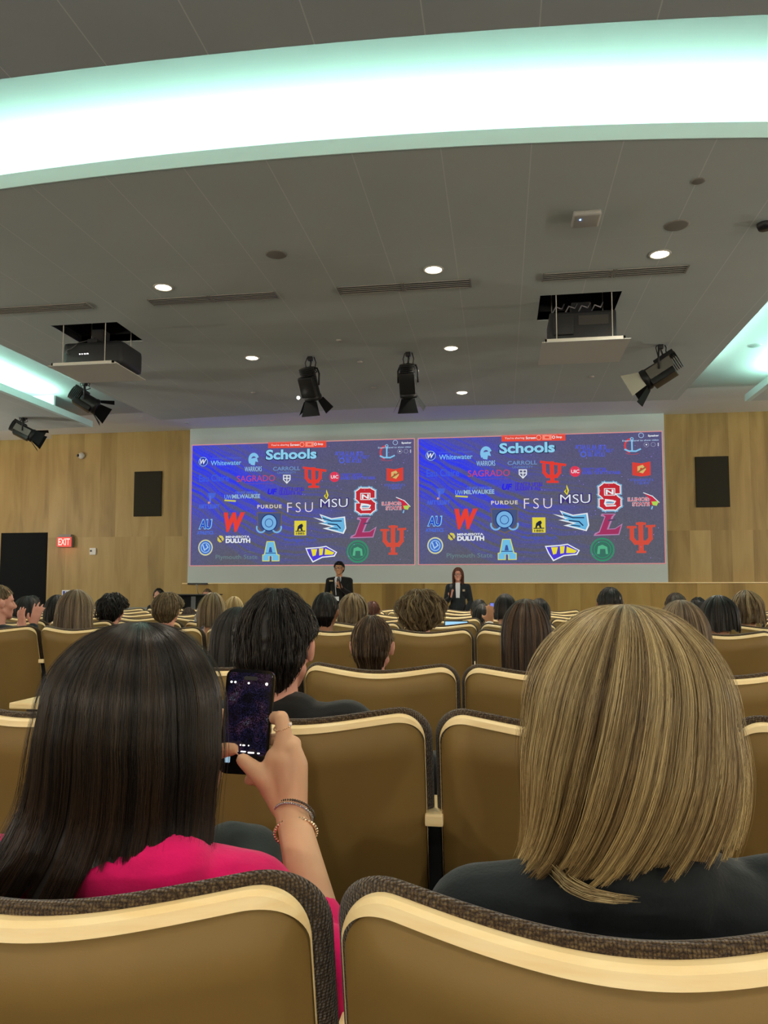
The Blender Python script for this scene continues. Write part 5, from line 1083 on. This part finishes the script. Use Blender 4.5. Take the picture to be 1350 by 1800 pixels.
for i, p in enumerate(loop_pts(Vector((0, 0, 0)), Vector((1, 0, .22)).normalized(), Vector((0, 1, .3)).normalized(), .0135, .0135, 30)): ell(bm, p, (.0013, .0013, .0013), None, 6)
obj('ring_band', bm, M_gold, t, True); bm = bmesh.new(); ell(bm, (.0125, -.004, .004), (.003, .002, .003)); obj('ring_stone', bm, M_pearl, t, True); tag(t, 'thin gold ring on the index finger beside the phone', 'ring')
# ---- blonde person
Y1 = .95; LB_ = atY(1100, 1066, Y1); ht = LB_.z-.016
def B_(px, py, Y): return atY(px, py, Y)-Vector((LB_.x, LB_.y, 0))
def btop(jt):
    cap(jt, (-.03, -.042, ht-.292), .070, (.03, -.042, ht-.292), .070); cap(jt, (.03, -.04, ht-.30), .066, (.10, -.035, ht-.325), .062); cap(jt, (-.03, -.04, ht-.30), .066, (-.10, -.035, ht-.325), .062)
    cap(jt, B_(1300, 1568, .93), .036, B_(1420, 1575, .93), .05); cap(jt, B_(1180, 1545, .93), .03, B_(1225, 1535, .93), .022); cap(jt, B_(1225, 1535, .93), .024, B_(1060, 1560, .9), .05)
tbl, hbl = person('person', (LB_.x, LB_.y, 0), 0, ht, 'person with shoulder-length blonde hair and dark jacket right in front of us', SK, C_navy, C_black, voxel=.008, topvox=.006, sh=.175, extratop=btop, bulk=1.02)
eyes(tbl, hbl)
bm = bmesh.new(); tube(bm, [B_(1205, 1500, .93), B_(1232, 1507, .92), B_(1251, 1522, .92), B_(1256, 1540, .93), B_(1250, 1552, .95)], [.004, .006, .007, .006, .004], 8); obj('collar_loop', bm, C_black, tbl, True)
def profb(pts):
    T = []
    for py, l, r, yb, yf in pts:
        a = atY(l, py, Y1); b = atY(r, py, Y1); T.append((a.z, a.x-LB_.x, b.x-LB_.x, yb, yf))
    return T
tab = profb([(1290, 932, 1278, -.132, .095), (1330, 931, 1283, -.134, .09), (1385, 934, 1282, -.132, .08), (1428, 934, 1274, -.128, .07), (1468, 928, 1265, -.124, .05), (1500, 910, 1256, -.120, .03), (1530, 893, 1215, -.118, .02), (1552, 884, 1190, -.118, .02)])
w0 = profb([(1250, 937, 1268, -.130, .10)])[0]
rgb_ = Rings(LB_.z, w0, tab, crown=(atY(1098, 1066, Y1).x-LB_.x, .0), pw=.47)
def syb(py): return s_at_z(rgb_, atY(1100, py, .855).z)
sfb = s_at_z(rgb_, hbl.z+.065)
def hem_b(p):
    c = np.cos(p); b = np.interp(c, [-1, -.5, .1, .4, .65, .85, 1], [syb(1545), syb(1550), syb(1545), syb(1530), syb(1515), syb(1502), syb(1492)])
    b = b*(1+.012*np.sin(9*p+1)+.008*np.sin(23*p)); fr = np.exp(-((np.abs((p-math.pi/2+math.pi) % (2*math.pi)-math.pi))/.95)**6); return b*(1-fr)+sfb*fr
M_hb = hair_mat('hair_blonde_streaked', lin((66, 50, 32)), lin((140, 118, 80)), lin((232, 212, 158)), tip=(1.15, 1.05, .85), rough=.38)
make_hair('hair', rgb_, hem_b, 17000, M_hb, tbl, seg=24, rad=.00055, nclump=90, clump=.5, relief=.0028, lift=.003, s0=(0, .15), seed=71, shell=.975, sweep=-.85, spow=2.6, fly=.05)
# loose lock under the blonde hair
R = np.random.RandomState(5); V = []; Fc = []; st = []
for i in range(70):
    a = R.uniform(-.009, .009, 3); pts = [B_(970+i*.2, 1520, .87), B_(1005, 1556, .835), B_(1040, 1573, .815), B_(1080, 1580, .812), B_(1110+R.uniform(-30, 10), 1582, .816)]
    pts = [p+Vector(a)*(1-.5*j/4) for j, p in enumerate(pts)]; b0 = len(V); ts = np.linspace(0, 4, 14)
    C3 = [np.interp(ts, range(5), [p[q] for p in pts]) for q in range(3)]
    for j in range(14):
        r = .0008*(1-j/16)
        for q in range(3): V.append((C3[0][j], C3[1][j]+r*math.cos(2.1*q), C3[2][j]+r*math.sin(2.1*q))); st.append(.4+.4*R.rand() if q == 0 else st[-1])
    for j in range(13):
        for q in range(3): w = (q+1) % 3; Fc.append((b0+j*3+q, b0+j*3+3+q, b0+j*3+3+w, b0+j*3+w))
link('loose_lock', raw('loose_lock', V, Fc, {'tone': st, 'st': np.ones(len(V))*.5}), M_hb, tbl)
